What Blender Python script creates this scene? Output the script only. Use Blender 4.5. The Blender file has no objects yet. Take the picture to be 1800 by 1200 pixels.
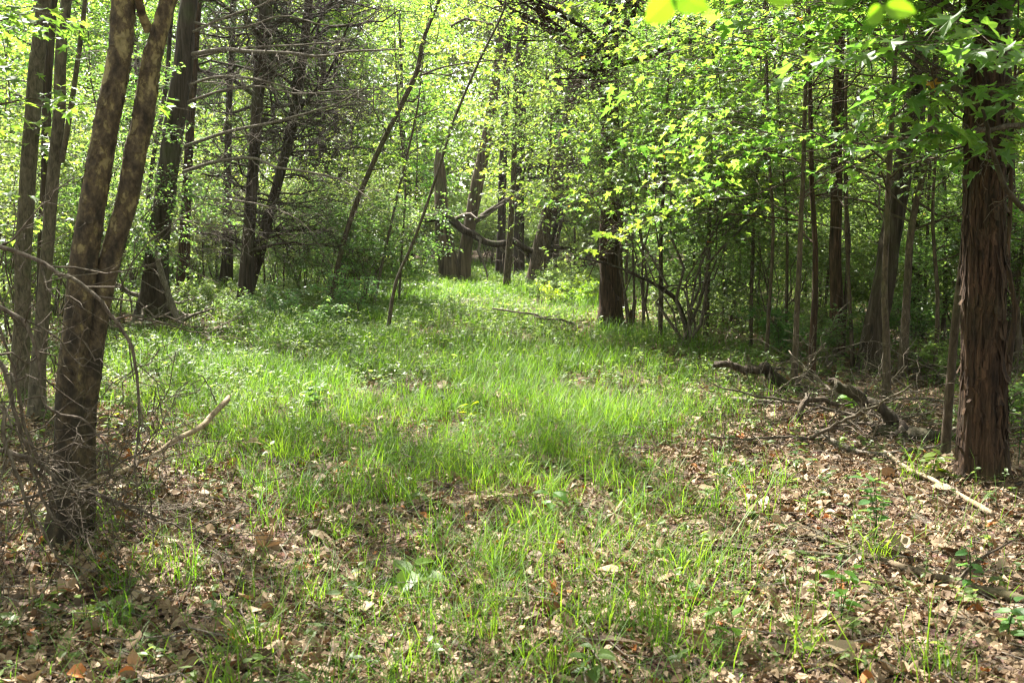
import bpy, math
import numpy as np
from mathutils import Vector

S = bpy.context.scene
COL = S.collection
RNG = np.random.default_rng(7)
R = math.radians

# ------------------------------------------------------------------ camera
CAM = np.array([0.0, 0.0, 1.5]); FPX = 1766.0; PITCH = math.atan(200 / FPX)
cd = bpy.data.cameras.new('camera'); cam = bpy.data.objects.new('camera', cd); COL.objects.link(cam)
cam.location = CAM; cam.rotation_euler = (R(90) - PITCH, 0, 0)
cd.sensor_width = 36; cd.lens = 36 * FPX / 1800; cd.clip_start = 0.05; cd.clip_end = 600
cd.dof.use_dof = True; cd.dof.focus_distance = 9.0; cd.dof.aperture_fstop = 5.6
S.camera = cam

# ------------------------------------------------------------------ light
SUN_EL, SUN_AZ = 56.0, -28.0          # azimuth measured from straight ahead (+Y), negative = to the left
sd = np.array([math.cos(R(SUN_EL)) * math.sin(R(SUN_AZ)), math.cos(R(SUN_EL)) * math.cos(R(SUN_AZ)), math.sin(R(SUN_EL))])
W = bpy.data.worlds.new('World'); S.world = W; W.use_nodes = True
nt = W.node_tree; sky = nt.nodes.new('ShaderNodeTexSky'); sky.sky_type = 'NISHITA'; sky.sun_disc = False
sky.sun_elevation = R(SUN_EL); sky.sun_rotation = R(SUN_AZ)
hz = nt.nodes.new('ShaderNodeHueSaturation'); hz.inputs['Saturation'].default_value = .4; nt.links.new(sky.outputs[0], hz.inputs['Color'])
wm = nt.nodes.new('ShaderNodeVectorMath'); wm.operation = 'MULTIPLY'; wm.inputs[1].default_value = (1.04, 1.0, .88); nt.links.new(hz.outputs[0], wm.inputs[0])
nt.links.new(wm.outputs[0], nt.nodes['Background'].inputs[0]); nt.nodes['Background'].inputs[1].default_value = 0.09
ld = bpy.data.lights.new('sun', 'SUN'); ld.energy = 5.0; ld.angle = R(0.53); ld.color = (1.0, 0.95, 0.86)
sun = bpy.data.objects.new('sun', ld); COL.objects.link(sun); sun.location = (0, 0, 40)
sun.rotation_euler = Vector(-sd).to_track_quat('-Z', 'Y').to_euler()
S.view_settings.view_transform = 'Standard'; S.view_settings.look = 'None'; S.view_settings.gamma = 1
S.view_settings.exposure = 2.72
S.render.engine = 'CYCLES'
cy = S.cycles; cy.max_bounces = 9; cy.diffuse_bounces = 6; cy.glossy_bounces = 2; cy.transmission_bounces = 6
cy.transparent_max_bounces = 4; cy.caustics_reflective = False; cy.caustics_refractive = False
cy.use_denoising = True; cy.sample_clamp_indirect = 6; cy.filter_width = 1.2

# spots on the ground where the canopy is open and the sun comes through: (px, py, radius m)
GAPS_PX = [(1000, 550, 1.0), (1085, 590, .5), (1590, 865, .65), (1690, 905, .65), (1480, 900, .15), (880, 522, 2.4), (820, 575, 1.0), (700, 620, .6),
           (560, 640, .6), (420, 690, .35), (780, 740, .35), (950, 690, .4), (640, 830, .2), (330, 1010, .12), (900, 950, .14), (1150, 1060, .13), (700, 1100, .12),
           (1350, 1000, .12), (520, 920, .14), (1250, 690, .4), (860, 650, .5), (470, 600, .8), (330, 590, .6), (1000, 800, .2), (1100, 660, .5), (120, 1120, .5), (250, 1050, .45), (450, 1000, .45), (600, 1130, .4), (820, 1080, .4), (1000, 980, .4), (1250, 1080, .35), (1450, 1030, .3), (300, 1150, .4), (420, 900, .4), (60, 1180, .4), (800, 640, 1.1), (840, 735, .8), (690, 730, .7), (1000, 735, .6), (540, 700, .7), (920, 720, .6), (960, 610, 1.2), (690, 690, .7), (850, 790, .35), (600, 730, .5), (1060, 760, .35), (760, 560, 1.2), (650, 590, .8)]
GAPS_AIR = [(1330, 120, 6.5, .9), (1230, 180, 7.0, .8), (1420, 230, 6.2, .5), (1050, 120, 14, 2.0), (1250, 60, 9, 1.2), (1130, 250, 7, .5),
            (950, 180, 18, 3.0), (860, 120, 22, 3), (1150, 150, 14, 2), (1000, 260, 14, 1.0), (480, 120, 24, 2), (480, 60, 30, 3), (640, 250, 22, 1.5),
            (20, 290, 6, .5), (1200, 10, 1.13, .3), (1550, 20, 1.13, .3), (1380, 0, 1.13, .25), (1050, 240, 14.4, 1.8), (1300, 480, 16, 1.5), (1450, 450, 15, 1.5), (1600, 420, 14, 2), (1250, 420, 18, 2.5), (1370, 380, 12, 1.6), (1350, 430, 24, 4), (1500, 430, 24, 4), (1650, 430, 22, 4), (1520, 480, 12, 1.2), (1300, 500, 12, 1.), (1640, 500, 9, .7), (1200, 450, 14, 1.2), (1350, 520, 12, 1.6), (1500, 560, 10.5, 1.3), (1250, 520, 15, 1.6), (1430, 560, 11, 1.2), (1620, 560, 9.5, 1.0)]

# ------------------------------------------------------------------ helpers
def tag(o, label=None, cat=None, group=None, kind=None):
    if label: o['label'] = label
    if cat: o['category'] = cat
    if group: o['group'] = group
    if kind: o['kind'] = kind
    return o

def norm(v):
    return v / np.maximum(np.linalg.norm(v, axis=-1, keepdims=True), 1e-9)

_T = np.random.default_rng(99).random((256, 256))
def vnoise(x, y, perx=None):
    x = np.asarray(x, float); y = np.asarray(y, float)
    xi = np.floor(x).astype(int); yi = np.floor(y).astype(int); fx = x - xi; fy = y - yi
    fx = fx * fx * (3 - 2 * fx); fy = fy * fy * (3 - 2 * fy)
    p = perx or 256
    a = _T[(xi % p) % 256, yi % 256]; b = _T[((xi + 1) % p) % 256, yi % 256]
    c = _T[(xi % p) % 256, (yi + 1) % 256]; d = _T[((xi + 1) % p) % 256, (yi + 1) % 256]
    return (a * (1 - fx) + b * fx) * (1 - fy) + (c * (1 - fx) + d * fx) * fy
def fbm(x, y, o=3):
    s = 0; a = .5
    for k in range(o):
        s = s + a * vnoise(x * 2 ** k + 17 * k, y * 2 ** k + 31 * k); a *= .5
    return s / (1 - .5 ** o)

def gz(x, y):
    x = np.asarray(x, float); y = np.asarray(y, float)
    h = .10 * (fbm(x * .35 + 50, y * .35 + 50, 3) - .5) + .05 * (vnoise(x * 1.3 + 9, y * 1.3 + 4) - .5)
    side = np.clip((np.abs(x - .05 * y) - 2.0 - .1 * y) / 8, 0, 1)
    far = np.clip((y - 32) / 40, 0, 1)
    for mx, my, ma, ms in ((-2.17, 4.75, .06, .30), (2.87, 6.05, .07, .38), (-5.4, 15., .12, .7), (1.55, 15.4, .08, .5), (-3.7, 7.7, .05, .3), (4.2, 11., .1, .6)):
        h = h + ma * np.exp(-((x - mx) ** 2 + (y - my) ** 2) / (2 * ms * ms))
    return h + .25 * side * np.clip(y / 14, 0, 1) + 1.6 * far * far

FW = np.array([0, math.cos(PITCH), -math.sin(PITCH)]); UP = np.array([0, math.sin(PITCH), math.cos(PITCH)])
def ray(px, py):
    return FW + (px - 900) / FPX * np.array([1., 0, 0]) + (600 - py) / FPX * UP
def atY(px, py, Y):                      # the point on the photograph's ray that lies Y metres ahead
    r = ray(px, py); return CAM + r * (Y / r[1])
def G(px, py):                           # where the ray meets the ground
    r = ray(px, py); t = 1.5 / max(-r[2], 1e-3)
    for _ in range(25):
        p = CAM + r * t; t += .8 * (p[2] - float(gz(p[0], p[1]))) / -r[2]
    return CAM + r * t
def GD(px, Y):                           # ground point at a distance
    x = (px - 900) / FPX * (Y * .994 + .17); return np.array([x, Y, float(gz(x, Y))])

GAPS = [(G(a, b), r) for a, b, r in GAPS_PX] + [(atY(a, b, Y), r) for a, b, Y, r in GAPS_AIR]
def keep_gaps(p):
    m = np.ones(len(p), bool)
    for c, r in GAPS:
        d = p - c; t = d @ sd; perp = np.linalg.norm(d - t[:, None] * sd, axis=1)
        m &= ~((perp < r * (.75 + .5 * RNG.random(len(p)))) & (t > .6) & (RNG.random(len(p)) < .9))
    return m

class MB:
    def __init__(s): s.v = []; s.f3 = []; s.f4 = []; s.t = []; s.n = 0
    def add(s, v, f3=None, f4=None, t=None):
        v = np.asarray(v, float).reshape(-1, 3)
        if len(v) == 0: return
        s.v.append(v)
        if f3 is not None and len(f3): s.f3.append(np.asarray(f3).reshape(-1, 3) + s.n)
        if f4 is not None and len(f4): s.f4.append(np.asarray(f4).reshape(-1, 4) + s.n)
        s.t.append(np.zeros(len(v)) if t is None else np.broadcast_to(np.asarray(t, float), (len(v),)))
        s.n += len(v)
    def tubes(s, P, Rd, k=5, t=None):                    # P (m,n,3)  Rd (m,n)
        P = np.asarray(P, float); Rd = np.asarray(Rd, float)
        if P.ndim == 2: P = P[None]; Rd = Rd[None]
        m, n, _ = P.shape
        if m == 0: return
        T = norm(np.gradient(P, axis=1)); mean = norm(P[:, -1] - P[:, 0])
        ref = np.where((np.abs(mean[:, 2]) > .8)[:, None], np.array([1., 0, 0]), np.array([0, 0, 1.]))[:, None, :]
        A = norm(np.cross(T, ref)); B = np.cross(T, A)
        th = np.arange(k) / k * 2 * np.pi
        V = P[:, :, None, :] + Rd[:, :, None, None] * (np.cos(th)[None, None, :, None] * A[:, :, None, :] + np.sin(th)[None, None, :, None] * B[:, :, None, :])
        i = np.arange(n - 1)[:, None] * k; j = np.arange(k)[None, :]; j2 = (j + 1) % k
        q = np.stack([i + j, i + j2, i + k + j2, i + k + j], -1).reshape(-1, 4)
        f4 = (q[None] + (np.arange(m) * n * k)[:, None, None]).reshape(-1, 4)
        tt = None if t is None else np.repeat(np.asarray(t), n * k)
        s.add(V.reshape(-1, 3), None, f4, tt)
    def leaves(s, pos, d, nrm, size, tpl, rng, curl=.25, crumple=0., wid=None, tint=None):
        TV, TF = tpl; m = len(pos)
        if m == 0: return
        d = norm(d); nrm = nrm - (nrm * d).sum(1, keepdims=True) * d; nrm = norm(nrm); sx = np.cross(d, nrm)
        k = len(TV); c = curl * (rng.random(m) * 1.6 - .2); fold = rng.random(m) * .5 + .1
        x = np.broadcast_to(TV[:, 0], (m, k)) * (1 if wid is None else wid[:, None]); y = np.broadcast_to(TV[:, 1], (m, k))
        z = TV[:, 2][None] - c[:, None] * (y ** 2) + fold[:, None] * np.abs(x) * .6
        if crumple:
            z = z + crumple * (rng.random((m, k)) - .5) + (rng.random(m) - .3)[:, None] * 1.2 * x * x
        V = pos[:, None] + size[:, None, None] * (x[..., None] * sx[:, None] + y[..., None] * d[:, None] + z[..., None] * nrm[:, None])
        f = (TF[None] + (np.arange(m) * k)[:, None, None]).reshape(-1, 3)
        t = rng.random(m) if tint is None else tint
        s.add(V.reshape(-1, 3), f, None, np.repeat(t, k))
    def build(s, name, mat, parent=None, loc=None, smooth=False):
        me = bpy.data.meshes.new(name)
        if s.n:
            v = np.concatenate(s.v)
            if loc is not None: v = v - np.asarray(loc)
            f3 = np.concatenate(s.f3) if s.f3 else np.zeros((0, 3), int); f4 = np.concatenate(s.f4) if s.f4 else np.zeros((0, 4), int)
            me.vertices.add(len(v)); me.vertices.foreach_set('co', v.astype(np.float32).ravel())
            li = np.concatenate([f3.ravel(), f4.ravel()]).astype(np.int32)
            me.loops.add(len(li)); me.loops.foreach_set('vertex_index', li)
            st = np.concatenate([np.arange(len(f3)) * 3, len(f3) * 3 + np.arange(len(f4)) * 4]).astype(np.int32)
            me.polygons.add(len(st)); me.polygons.foreach_set('loop_start', st)
            me.polygons.foreach_set('use_smooth', np.full(len(st), smooth, bool))
            a = me.attributes.new('tint', 'FLOAT', 'POINT'); a.data.foreach_set('value', np.concatenate(s.t).astype(np.float32))
            me.update(calc_edges=True); me.validate()
        me.materials.append(mat)
        o = bpy.data.objects.new(name, me); COL.objects.link(o)
        if parent: o.parent = parent
        return o

def empty(name, loc, label, cat, group=None):
    o = bpy.data.objects.new(name, None); COL.objects.link(o); o.location = loc; o.empty_display_size = .1
    return tag(o, label, cat, group)

def dup(root, loc, rz, sc, label, group):
    r = root.copy(); COL.objects.link(r); r.location = loc; r.rotation_euler = (0, 0, rz); r.scale = (sc[0], sc[0], sc[1])
    r['label'] = label; r['group'] = group
    for ch in root.children:
        c = ch.copy(); COL.objects.link(c); c.parent = r
        for g in ch.children:
            d = g.copy(); COL.objects.link(d); d.parent = c
    return r

# ------------------------------------------------------------------ materials
def nmat(name):
    m = bpy.data.materials.new(name); m.use_nodes = True; t = m.node_tree
    return m, t, t.nodes['Principled BSDF'], t.nodes, t.links
def ramp(nodes, cols, pos=None, interp='LINEAR'):
    r = nodes.new('ShaderNodeValToRGB'); r.color_ramp.interpolation = interp; e = r.color_ramp.elements
    pos = pos or [i / (len(cols) - 1) for i in range(len(cols))]
    while len(e) < len(cols): e.new(.5)
    for i, (c, p) in enumerate(zip(cols, pos)): e[i].position = p; e[i].color = (*c, 1)
    return r
def leaf_mat(name, cols, pos, tcol, trans=.45, rough=.4, spec=.5, tmul=3.2, objvar=.32):
    m, t, b, N, L = nmat(name)
    at = N.new('ShaderNodeAttribute'); at.attribute_name = 'tint'
    rp = ramp(N, cols, pos); L.new(at.outputs['Fac'], rp.inputs[0])
    oi = N.new('ShaderNodeObjectInfo'); mr = N.new('ShaderNodeMapRange'); mr.inputs[3].default_value = 1 - objvar; mr.inputs[4].default_value = 1 + objvar
    L.new(oi.outputs['Random'], mr.inputs[0])
    hs = N.new('ShaderNodeHueSaturation'); L.new(mr.outputs[0], hs.inputs['Value'])
    m2 = N.new('ShaderNodeMath'); m2.operation = 'MULTIPLY'; m2.inputs[1].default_value = 7.31; L.new(oi.outputs['Random'], m2.inputs[0])
    m3 = N.new('ShaderNodeMath'); m3.operation = 'FRACT'; L.new(m2.outputs[0], m3.inputs[0]); m4 = N.new('ShaderNodeMapRange'); m4.inputs[3].default_value = .5 - objvar * .07; m4.inputs[4].default_value = .5 + objvar * .11
    L.new(m3.outputs[0], m4.inputs[0]); L.new(m4.outputs[0], hs.inputs['Hue']); L.new(rp.outputs[0], hs.inputs['Color'])
    L.new(hs.outputs[0], b.inputs['Base Color']); b.inputs['Roughness'].default_value = rough; b.inputs['Specular IOR Level'].default_value = spec
    mx = N.new('ShaderNodeVectorMath'); mx.operation = 'MULTIPLY'; mx.inputs[1].default_value = tuple(c * tmul for c in tcol)
    L.new(hs.outputs[0], mx.inputs[0])
    tr = N.new('ShaderNodeBsdfTranslucent'); L.new(mx.outputs[0], tr.inputs[0])
    ms = N.new('ShaderNodeMixShader'); ms.inputs[0].default_value = trans
    L.new(b.outputs[0], ms.inputs[1]); L.new(tr.outputs[0], ms.inputs[2]); L.new(ms.outputs[0], N['Material Output'].inputs[0])
    return m
def bark_mat(name, dark, mid, light, sxy=18., sz=2.2, bump=.6, moss=0., moss_col=(.06, .085, .02), dist=.02):
    m, t, b, N, L = nmat(name)
    tc = N.new('ShaderNodeTexCoord'); mp = N.new('ShaderNodeMapping'); mp.inputs['Scale'].default_value = (sxy, sxy, sz)
    L.new(tc.outputs['Object'], mp.inputs[0])
    n1 = N.new('ShaderNodeTexNoise'); n1.inputs['Scale'].default_value = 1; n1.inputs['Detail'].default_value = 8; n1.inputs['Roughness'].default_value = .65; n1.inputs['Distortion'].default_value = .6
    L.new(mp.outputs[0], n1.inputs[0])
    rp = ramp(N, [dark, mid, light], [.34, .52, .72]); L.new(n1.outputs[0], rp.inputs[0])
    n2 = N.new('ShaderNodeTexNoise'); n2.inputs['Scale'].default_value = 2.3; n2.inputs['Detail'].default_value = 5; L.new(tc.outputs['Object'], n2.inputs[0])
    mix = N.new('ShaderNodeMix'); mix.data_type = 'RGBA'; mix.inputs[7].default_value = (*moss_col, 1); L.new(rp.outputs[0], mix.inputs[6])
    mr = N.new('ShaderNodeMapRange'); mr.inputs[1].default_value = .5; mr.inputs[2].default_value = .72; mr.inputs[4].default_value = moss
    L.new(n2.outputs[0], mr.inputs[0]); L.new(mr.outputs[0], mix.inputs[0]); L.new(mix.outputs[2], b.inputs['Base Color'])
    b.inputs['Roughness'].default_value = .9; b.inputs['Specular IOR Level'].default_value = .2
    bp = N.new('ShaderNodeBump'); bp.inputs['Strength'].default_value = bump; bp.inputs['Distance'].default_value = dist
    L.new(n1.outputs[0], bp.inputs['Height']); L.new(bp.outputs[0], b.inputs['Normal'])
    return m
def sycamore_mat():
    m, t, b, N, L = nmat('sycamore_bark')
    tc = N.new('ShaderNodeTexCoord'); mp = N.new('ShaderNodeMapping'); mp.inputs['Scale'].default_value = (1, 1, .62); L.new(tc.outputs['Object'], mp.inputs[0])
    n1 = N.new('ShaderNodeTexNoise'); n1.inputs['Scale'].default_value = 17; n1.inputs['Detail'].default_value = 7; n1.inputs['Distortion'].default_value = .15; n1.inputs['Roughness'].default_value = .66
    L.new(mp.outputs[0], n1.inputs[0])
    n2 = N.new('ShaderNodeTexNoise'); n2.inputs['Scale'].default_value = 70; n2.inputs['Detail'].default_value = 5; L.new(mp.outputs[0], n2.inputs[0])
    sx = N.new('ShaderNodeSeparateXYZ'); L.new(tc.outputs['Object'], sx.inputs[0])
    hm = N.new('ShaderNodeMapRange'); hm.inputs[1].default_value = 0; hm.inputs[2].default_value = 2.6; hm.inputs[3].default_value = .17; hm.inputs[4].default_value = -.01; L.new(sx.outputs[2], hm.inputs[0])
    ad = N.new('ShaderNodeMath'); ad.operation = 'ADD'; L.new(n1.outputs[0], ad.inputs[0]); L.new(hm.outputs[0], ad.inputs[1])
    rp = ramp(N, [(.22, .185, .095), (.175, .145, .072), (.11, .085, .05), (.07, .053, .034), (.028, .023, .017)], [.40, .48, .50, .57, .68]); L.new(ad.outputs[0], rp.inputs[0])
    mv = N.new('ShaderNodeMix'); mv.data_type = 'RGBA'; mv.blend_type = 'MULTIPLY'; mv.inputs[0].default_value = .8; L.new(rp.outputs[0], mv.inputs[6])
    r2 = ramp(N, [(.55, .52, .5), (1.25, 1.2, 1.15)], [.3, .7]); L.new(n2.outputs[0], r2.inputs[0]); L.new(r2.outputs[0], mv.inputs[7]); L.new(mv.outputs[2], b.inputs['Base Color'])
    b.inputs['Roughness'].default_value = .85; b.inputs['Specular IOR Level'].default_value = .25
    s = N.new('ShaderNodeMath'); s.operation = 'MULTIPLY_ADD'; s.inputs[1].default_value = .25; L.new(n2.outputs[0], s.inputs[0])
    st = ramp(N, [(0, 0, 0), (1, 1, 1)], [.47, .52]); L.new(ad.outputs[0], st.inputs[0]); L.new(st.outputs[0], s.inputs[2])
    bp = N.new('ShaderNodeBump'); bp.inputs['Strength'].default_value = .7; bp.inputs['Distance'].default_value = .006; L.new(s.outputs[0], bp.inputs['Height']); L.new(bp.outputs[0], b.inputs['Normal'])
    return m

M = {}
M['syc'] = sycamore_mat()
M['cedar'] = bark_mat('cedar_bark', (.010, .006, .0045), (.042, .024, .0145), (.11, .062, .036), 42, 4., 1., .12)
M['dark_cedar'] = bark_mat('dark_cedar_bark', (.012, .009, .007), (.04, .028, .02), (.085, .065, .05), 22, 2.0, .8, .35)
M['grey_bark'] = bark_mat('grey_bark', (.035, .029, .022), (.09, .074, .056), (.16, .13, .10), 38, 15, .7, .35)
M['brown_bark'] = bark_mat('brown_bark', (.025, .018, .012), (.065, .047, .032), (.125, .092, .062), 34, 12, .6, .4)
M['snag_bark'] = bark_mat('weathered_wood', (.03, .022, .015), (.085, .062, .04), (.16, .12, .075), 14, 1.2, .7, .45)
M['twig'] = bark_mat('twig_bark', (.035, .026, .02), (.085, .066, .05), (.17, .14, .11), 60, 20, .3, .2)
M['dead_twig'] = bark_mat('dead_twig_bark', (.05, .04, .032), (.12, .098, .078), (.24, .205, .17), 60, 20, .3, .15)
M['pale_wood'] = bark_mat('bare_pale_wood', (.11, .08, .05), (.23, .175, .115), (.36, .28, .19), 50, 6, .4, 0)
M['maple'] = leaf_mat('maple_leaf', [(.045, .085, .018), (.07, .12, .022), (.11, .155, .03), (.30, .09, .03)], [0, .5, .997, 1], (1.0, 1.0, .5), .52, .45, .35, 3.5)
M['small'] = leaf_mat('small_leaf', [(.045, .075, .024), (.07, .11, .034), (.11, .15, .05)], None, (1.05, 1.0, .5), .5, .46, .4, 3.4)
M['canopy'] = leaf_mat('canopy_leaf', [(.048, .085, .018), (.072, .12, .022), (.11, .155, .03)], None, (1.03, 1.0, .52), .52, .52, .35, 3.5)
M['needle'] = leaf_mat('cedar_needle', [(.018, .04, .014), (.03, .06, .02), (.045, .075, .028)], None, (1.0, 1.0, .5), .2, .6, .3, 2.0)
M['grass'] = leaf_mat('grass_blade', [(.038, .075, .010), (.062, .112, .012), (.11, .16, .02), (.28, .23, .12)], [0, .55, .96, 1], (1.1, 1.0, .36), .42, .52, .22, 2.7)
M['herb'] = leaf_mat('herb_leaf', [(.045, .09, .025), (.07, .125, .03), (.11, .165, .045)], None, (1.1, 1.0, .7), .48, .48, .35, 2.9)
M['fresh'] = leaf_mat('fresh_leaf', [(.075, .15, .014), (.11, .19, .018)], None, (1.15, 1.0, .3), .55, .45, .4, 3.2)
M['litter'] = leaf_mat('dead_leaf', [(.05, .03, .017), (.145, .094, .054), (.265, .19, .12), (.33, .25, .165), (.30, .11, .03)], [0, .3, .65, .97, 1], (1.0, .75, .5), .12, .65, .25, 1.0, 0)

def ground_mat():
    m, t, b, N, L = nmat('forest_floor')
    tc = N.new('ShaderNodeTexCoord')
    v = N.new('ShaderNodeTexVoronoi'); v.inputs['Scale'].default_value = 16; v.inputs['Randomness'].default_value = 1; L.new(tc.outputs['Object'], v.inputs[0])
    n = N.new('ShaderNodeTexNoise'); n.inputs['Scale'].default_value = 30; n.inputs['Detail'].default_value = 8; L.new(tc.outputs['Object'], n.inputs[0])
    n3 = N.new('ShaderNodeTexNoise'); n3.inputs['Scale'].default_value = .6; n3.inputs['Detail'].default_value = 4; L.new(tc.outputs['Object'], n3.inputs[0])
    r1 = ramp(N, [(.03, .021, .015), (.075, .05, .034), (.16, .115, .08)], [.3, .5, .75]); L.new(n.outputs[0], r1.inputs[0])
    mix = N.new('ShaderNodeMix'); mix.data_type = 'RGBA'; mix.blend_type = 'MULTIPLY'; mix.inputs[0].default_value = .7
    L.new(r1.outputs[0], mix.inputs[6]); L.new(v.outputs['Color'], mix.inputs[7])
    mx = N.new('ShaderNodeMix'); mx.data_type = 'RGBA'; mx.inputs[0].default_value = .5; L.new(mix.outputs[2], mx.inputs[6]); L.new(r1.outputs[0], mx.inputs[7])
    L.new(mx.outputs[2], b.inputs['Base Color'])
    b.inputs['Roughness'].default_value = .95; b.inputs['Specular IOR Level'].default_value = .15
    bp = N.new('ShaderNodeBump'); bp.inputs['Strength'].default_value = .8; bp.inputs['Distance'].default_value = .03; L.new(n.outputs[0], bp.inputs['Height']); L.new(bp.outputs[0], b.inputs['Normal'])
    return m

# ------------------------------------------------------------------ ground
ys = np.concatenate([[-90, -50, -25, -10, -4], np.linspace(0, 12, 90), np.linspace(12.3, 40, 110), np.linspace(42, 110, 40), [130]])
xs = np.concatenate([[-110, -90], np.linspace(-70, -22, 30), np.linspace(-21, 21, 240), np.linspace(22, 70, 30), [90, 110]])
X, Y = np.meshgrid(xs, ys); Z = gz(X, Y); g = MB(); nx = len(xs)
i = np.arange(len(ys) - 1)[:, None] * nx + np.arange(nx - 1)[None]
g.add(np.stack([X, Y, Z], -1).reshape(-1, 3), None, np.stack([i, i + 1, i + nx + 1, i + nx], -1).reshape(-1, 4))
tag(g.build('ground', ground_mat(), smooth=True), 'brown forest floor running back between the trees', 'ground', None, 'structure')

# ------------------------------------------------------------------ leaf templates (x side, y tip, z up)
def fan(pts, c):
    V = np.array([[*c, 0.]] + [[x, y, 0.] for x, y in pts]); k = len(pts)
    return V, np.array([[0, 1 + a, 1 + (a + 1) % k] for a in range(k)])
_half = [(0, .64), (10, .44), (19, .47), (31, .25), (46, .45), (57, .60), (66, .45), (83, .27), (104, .42), (118, .47), (134, .31), (160, .30)]
_pol = _half + [(180, .22)] + [(360 - a, r) for a, r in _half[:0:-1]]
MAPLE = fan([(r * math.sin(R(a)), .38 + r * math.cos(R(a))) for a, r in _pol], (0, .38))
MAPLE2 = fan([(r * math.sin(R(a)), .38 + r * math.cos(R(a))) for a, r in [(0, .64), (30, .26), (57, .60), (84, .27), (118, .47), (150, .28), (210, .28), (242, .47), (276, .27), (303, .60), (330, .26)]], (0, .38))
OVAL = (np.array([[0, 0, 0], [-.22, .25, 0], [-.27, .5, 0], [-.17, .78, 0], [0, 1, 0], [.17, .78, 0], [.27, .5, 0], [.22, .25, 0], [0, .5, 0]], float),
        np.array([[8, a, (a + 1) % 8] for a in range(8)]))
DIAM = (np.array([[0, 0, 0], [-.3, .45, .02], [0, 1, 0], [.3, .45, .02]], float), np.array([[0, 2, 1], [0, 3, 2]]))
NEED = (np.array([[0, 0, 0], [-.09, .5, 0], [0, 1, 0], [.09, .5, 0]], float), np.array([[0, 2, 1], [0, 3, 2]]))
OAK = fan([(r * math.sin(R(a)) * .85, .42 + r * math.cos(R(a))) for a, r in [(0, .6), (22, .42), (35, .30), (55, .42), (75, .25), (100, .36), (125, .26), (150, .38), (180, .42), (210, .36), (235, .26), (262, .38), (285, .25), (306, .42), (326, .30), (340, .45)]], (0, .42))

# ------------------------------------------------------------------ branching
def interp(P, t):                         # P (m,k,3), t (m,n) in 0..1
    k = P.shape[1]; u = np.clip(t * (k - 1), 0, k - 1.001); i = np.floor(u).astype(int); f = (u - i)[..., None]
    m = np.arange(len(P))[:, None]; return P[m, i] * (1 - f) + P[m, i + 1] * f, norm(P[m, i + 1] - P[m, i])
def interp_r(Rd, t):
    k = Rd.shape[1]; u = np.clip(t * (k - 1), 0, k - 1.001); i = np.floor(u).astype(int); f = u - i; m = np.arange(len(Rd))[:, None]
    return Rd[m, i] * (1 - f) + Rd[m, i + 1] * f
def sprout(P, Rd, n, t0, t1, L, ang, rng, nseg=4, up=0., flat=0., droop=0., rs=.5, wob=.06, bias=None, rmin=.0015, angj=.25, tl=.4):
    P = np.asarray(P, float); Rd = np.asarray(Rd, float)
    if P.ndim == 2: P = P[None]; Rd = Rd[None]
    m = len(P)
    t = t0 + (t1 - t0) * (np.arange(n)[None] + rng.random((m, n))) / n
    p, T = interp(P, t); r0 = np.maximum(interp_r(Rd, t) * rs, rmin * 1.3)
    p = p.reshape(-1, 3); T = T.reshape(-1, 3); r0 = r0.ravel(); q = len(p)
    v = rng.normal(size=(q, 3)); v[:, 2] *= (1 - flat); v -= (v * T).sum(1, keepdims=True) * T; v = norm(v)
    a = ang + rng.normal(size=q) * angj
    d = np.cos(a)[:, None] * T + np.sin(a)[:, None] * v; d[:, 2] = d[:, 2] * (1 - flat * .7) + up
    if bias is not None: d = d + np.asarray(bias)
    d = norm(d); ln = L * (.55 + .75 * rng.random(q)) * (1 - tl * t.ravel())
    s = np.linspace(0, 1, nseg + 1); w = np.cumsum(rng.normal(size=(q, nseg + 1, 3)), axis=1) * wob; w -= w[:, :1]
    pts = p[:, None] + ln[:, None, None] * (d[:, None] * s[None, :, None] + w); pts[:, :, 2] -= droop * ln[:, None] * s[None] ** 2
    return pts, np.maximum(r0[:, None] * (1 - .8 * s[None]), rmin)
def leaf_sites(P, n, rng, t0=.15, spread=1., droop=.25, tilt=.35):
    m = len(P); t = t0 + (1 - t0) * (np.arange(n)[None] + rng.random((m, n))) / n
    p, T = interp(P, np.clip(t, 0, .999)); p = p.reshape(-1, 3); T = T.reshape(-1, 3)
    s = np.where(np.arange(n) % 2 == 0, 1., -1.)[None].repeat(m, 0).ravel()[:, None]
    side = norm(np.cross(T, np.array([0, 0, 1.])) + 1e-6)
    d = norm(T * .6 + side * s * spread + rng.normal(size=p.shape) * .3); d[:, 2] = d[:, 2] * .6 - droop * (.4 + rng.random(len(d)))
    nr = np.array([0, 0, 1.]) + rng.normal(size=p.shape) * tilt
    return p, norm(d), nr

def catmull(pts, n):
    pts = np.asarray(pts, float); k = len(pts)
    q = np.vstack([2 * pts[0] - pts[1], pts, 2 * pts[-1] - pts[-2]]); u = np.linspace(0, k - 1 - 1e-6, n); i = np.floor(u).astype(int); f = (u - i)[:, None]
    a, b, c, d = q[i], q[i + 1], q[i + 2], q[i + 3]
    return .5 * (2 * b + (c - a) * f + (2 * a - 5 * b + 4 * c - d) * f ** 2 + (3 * b - 3 * c + d - a) * f ** 3)

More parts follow.
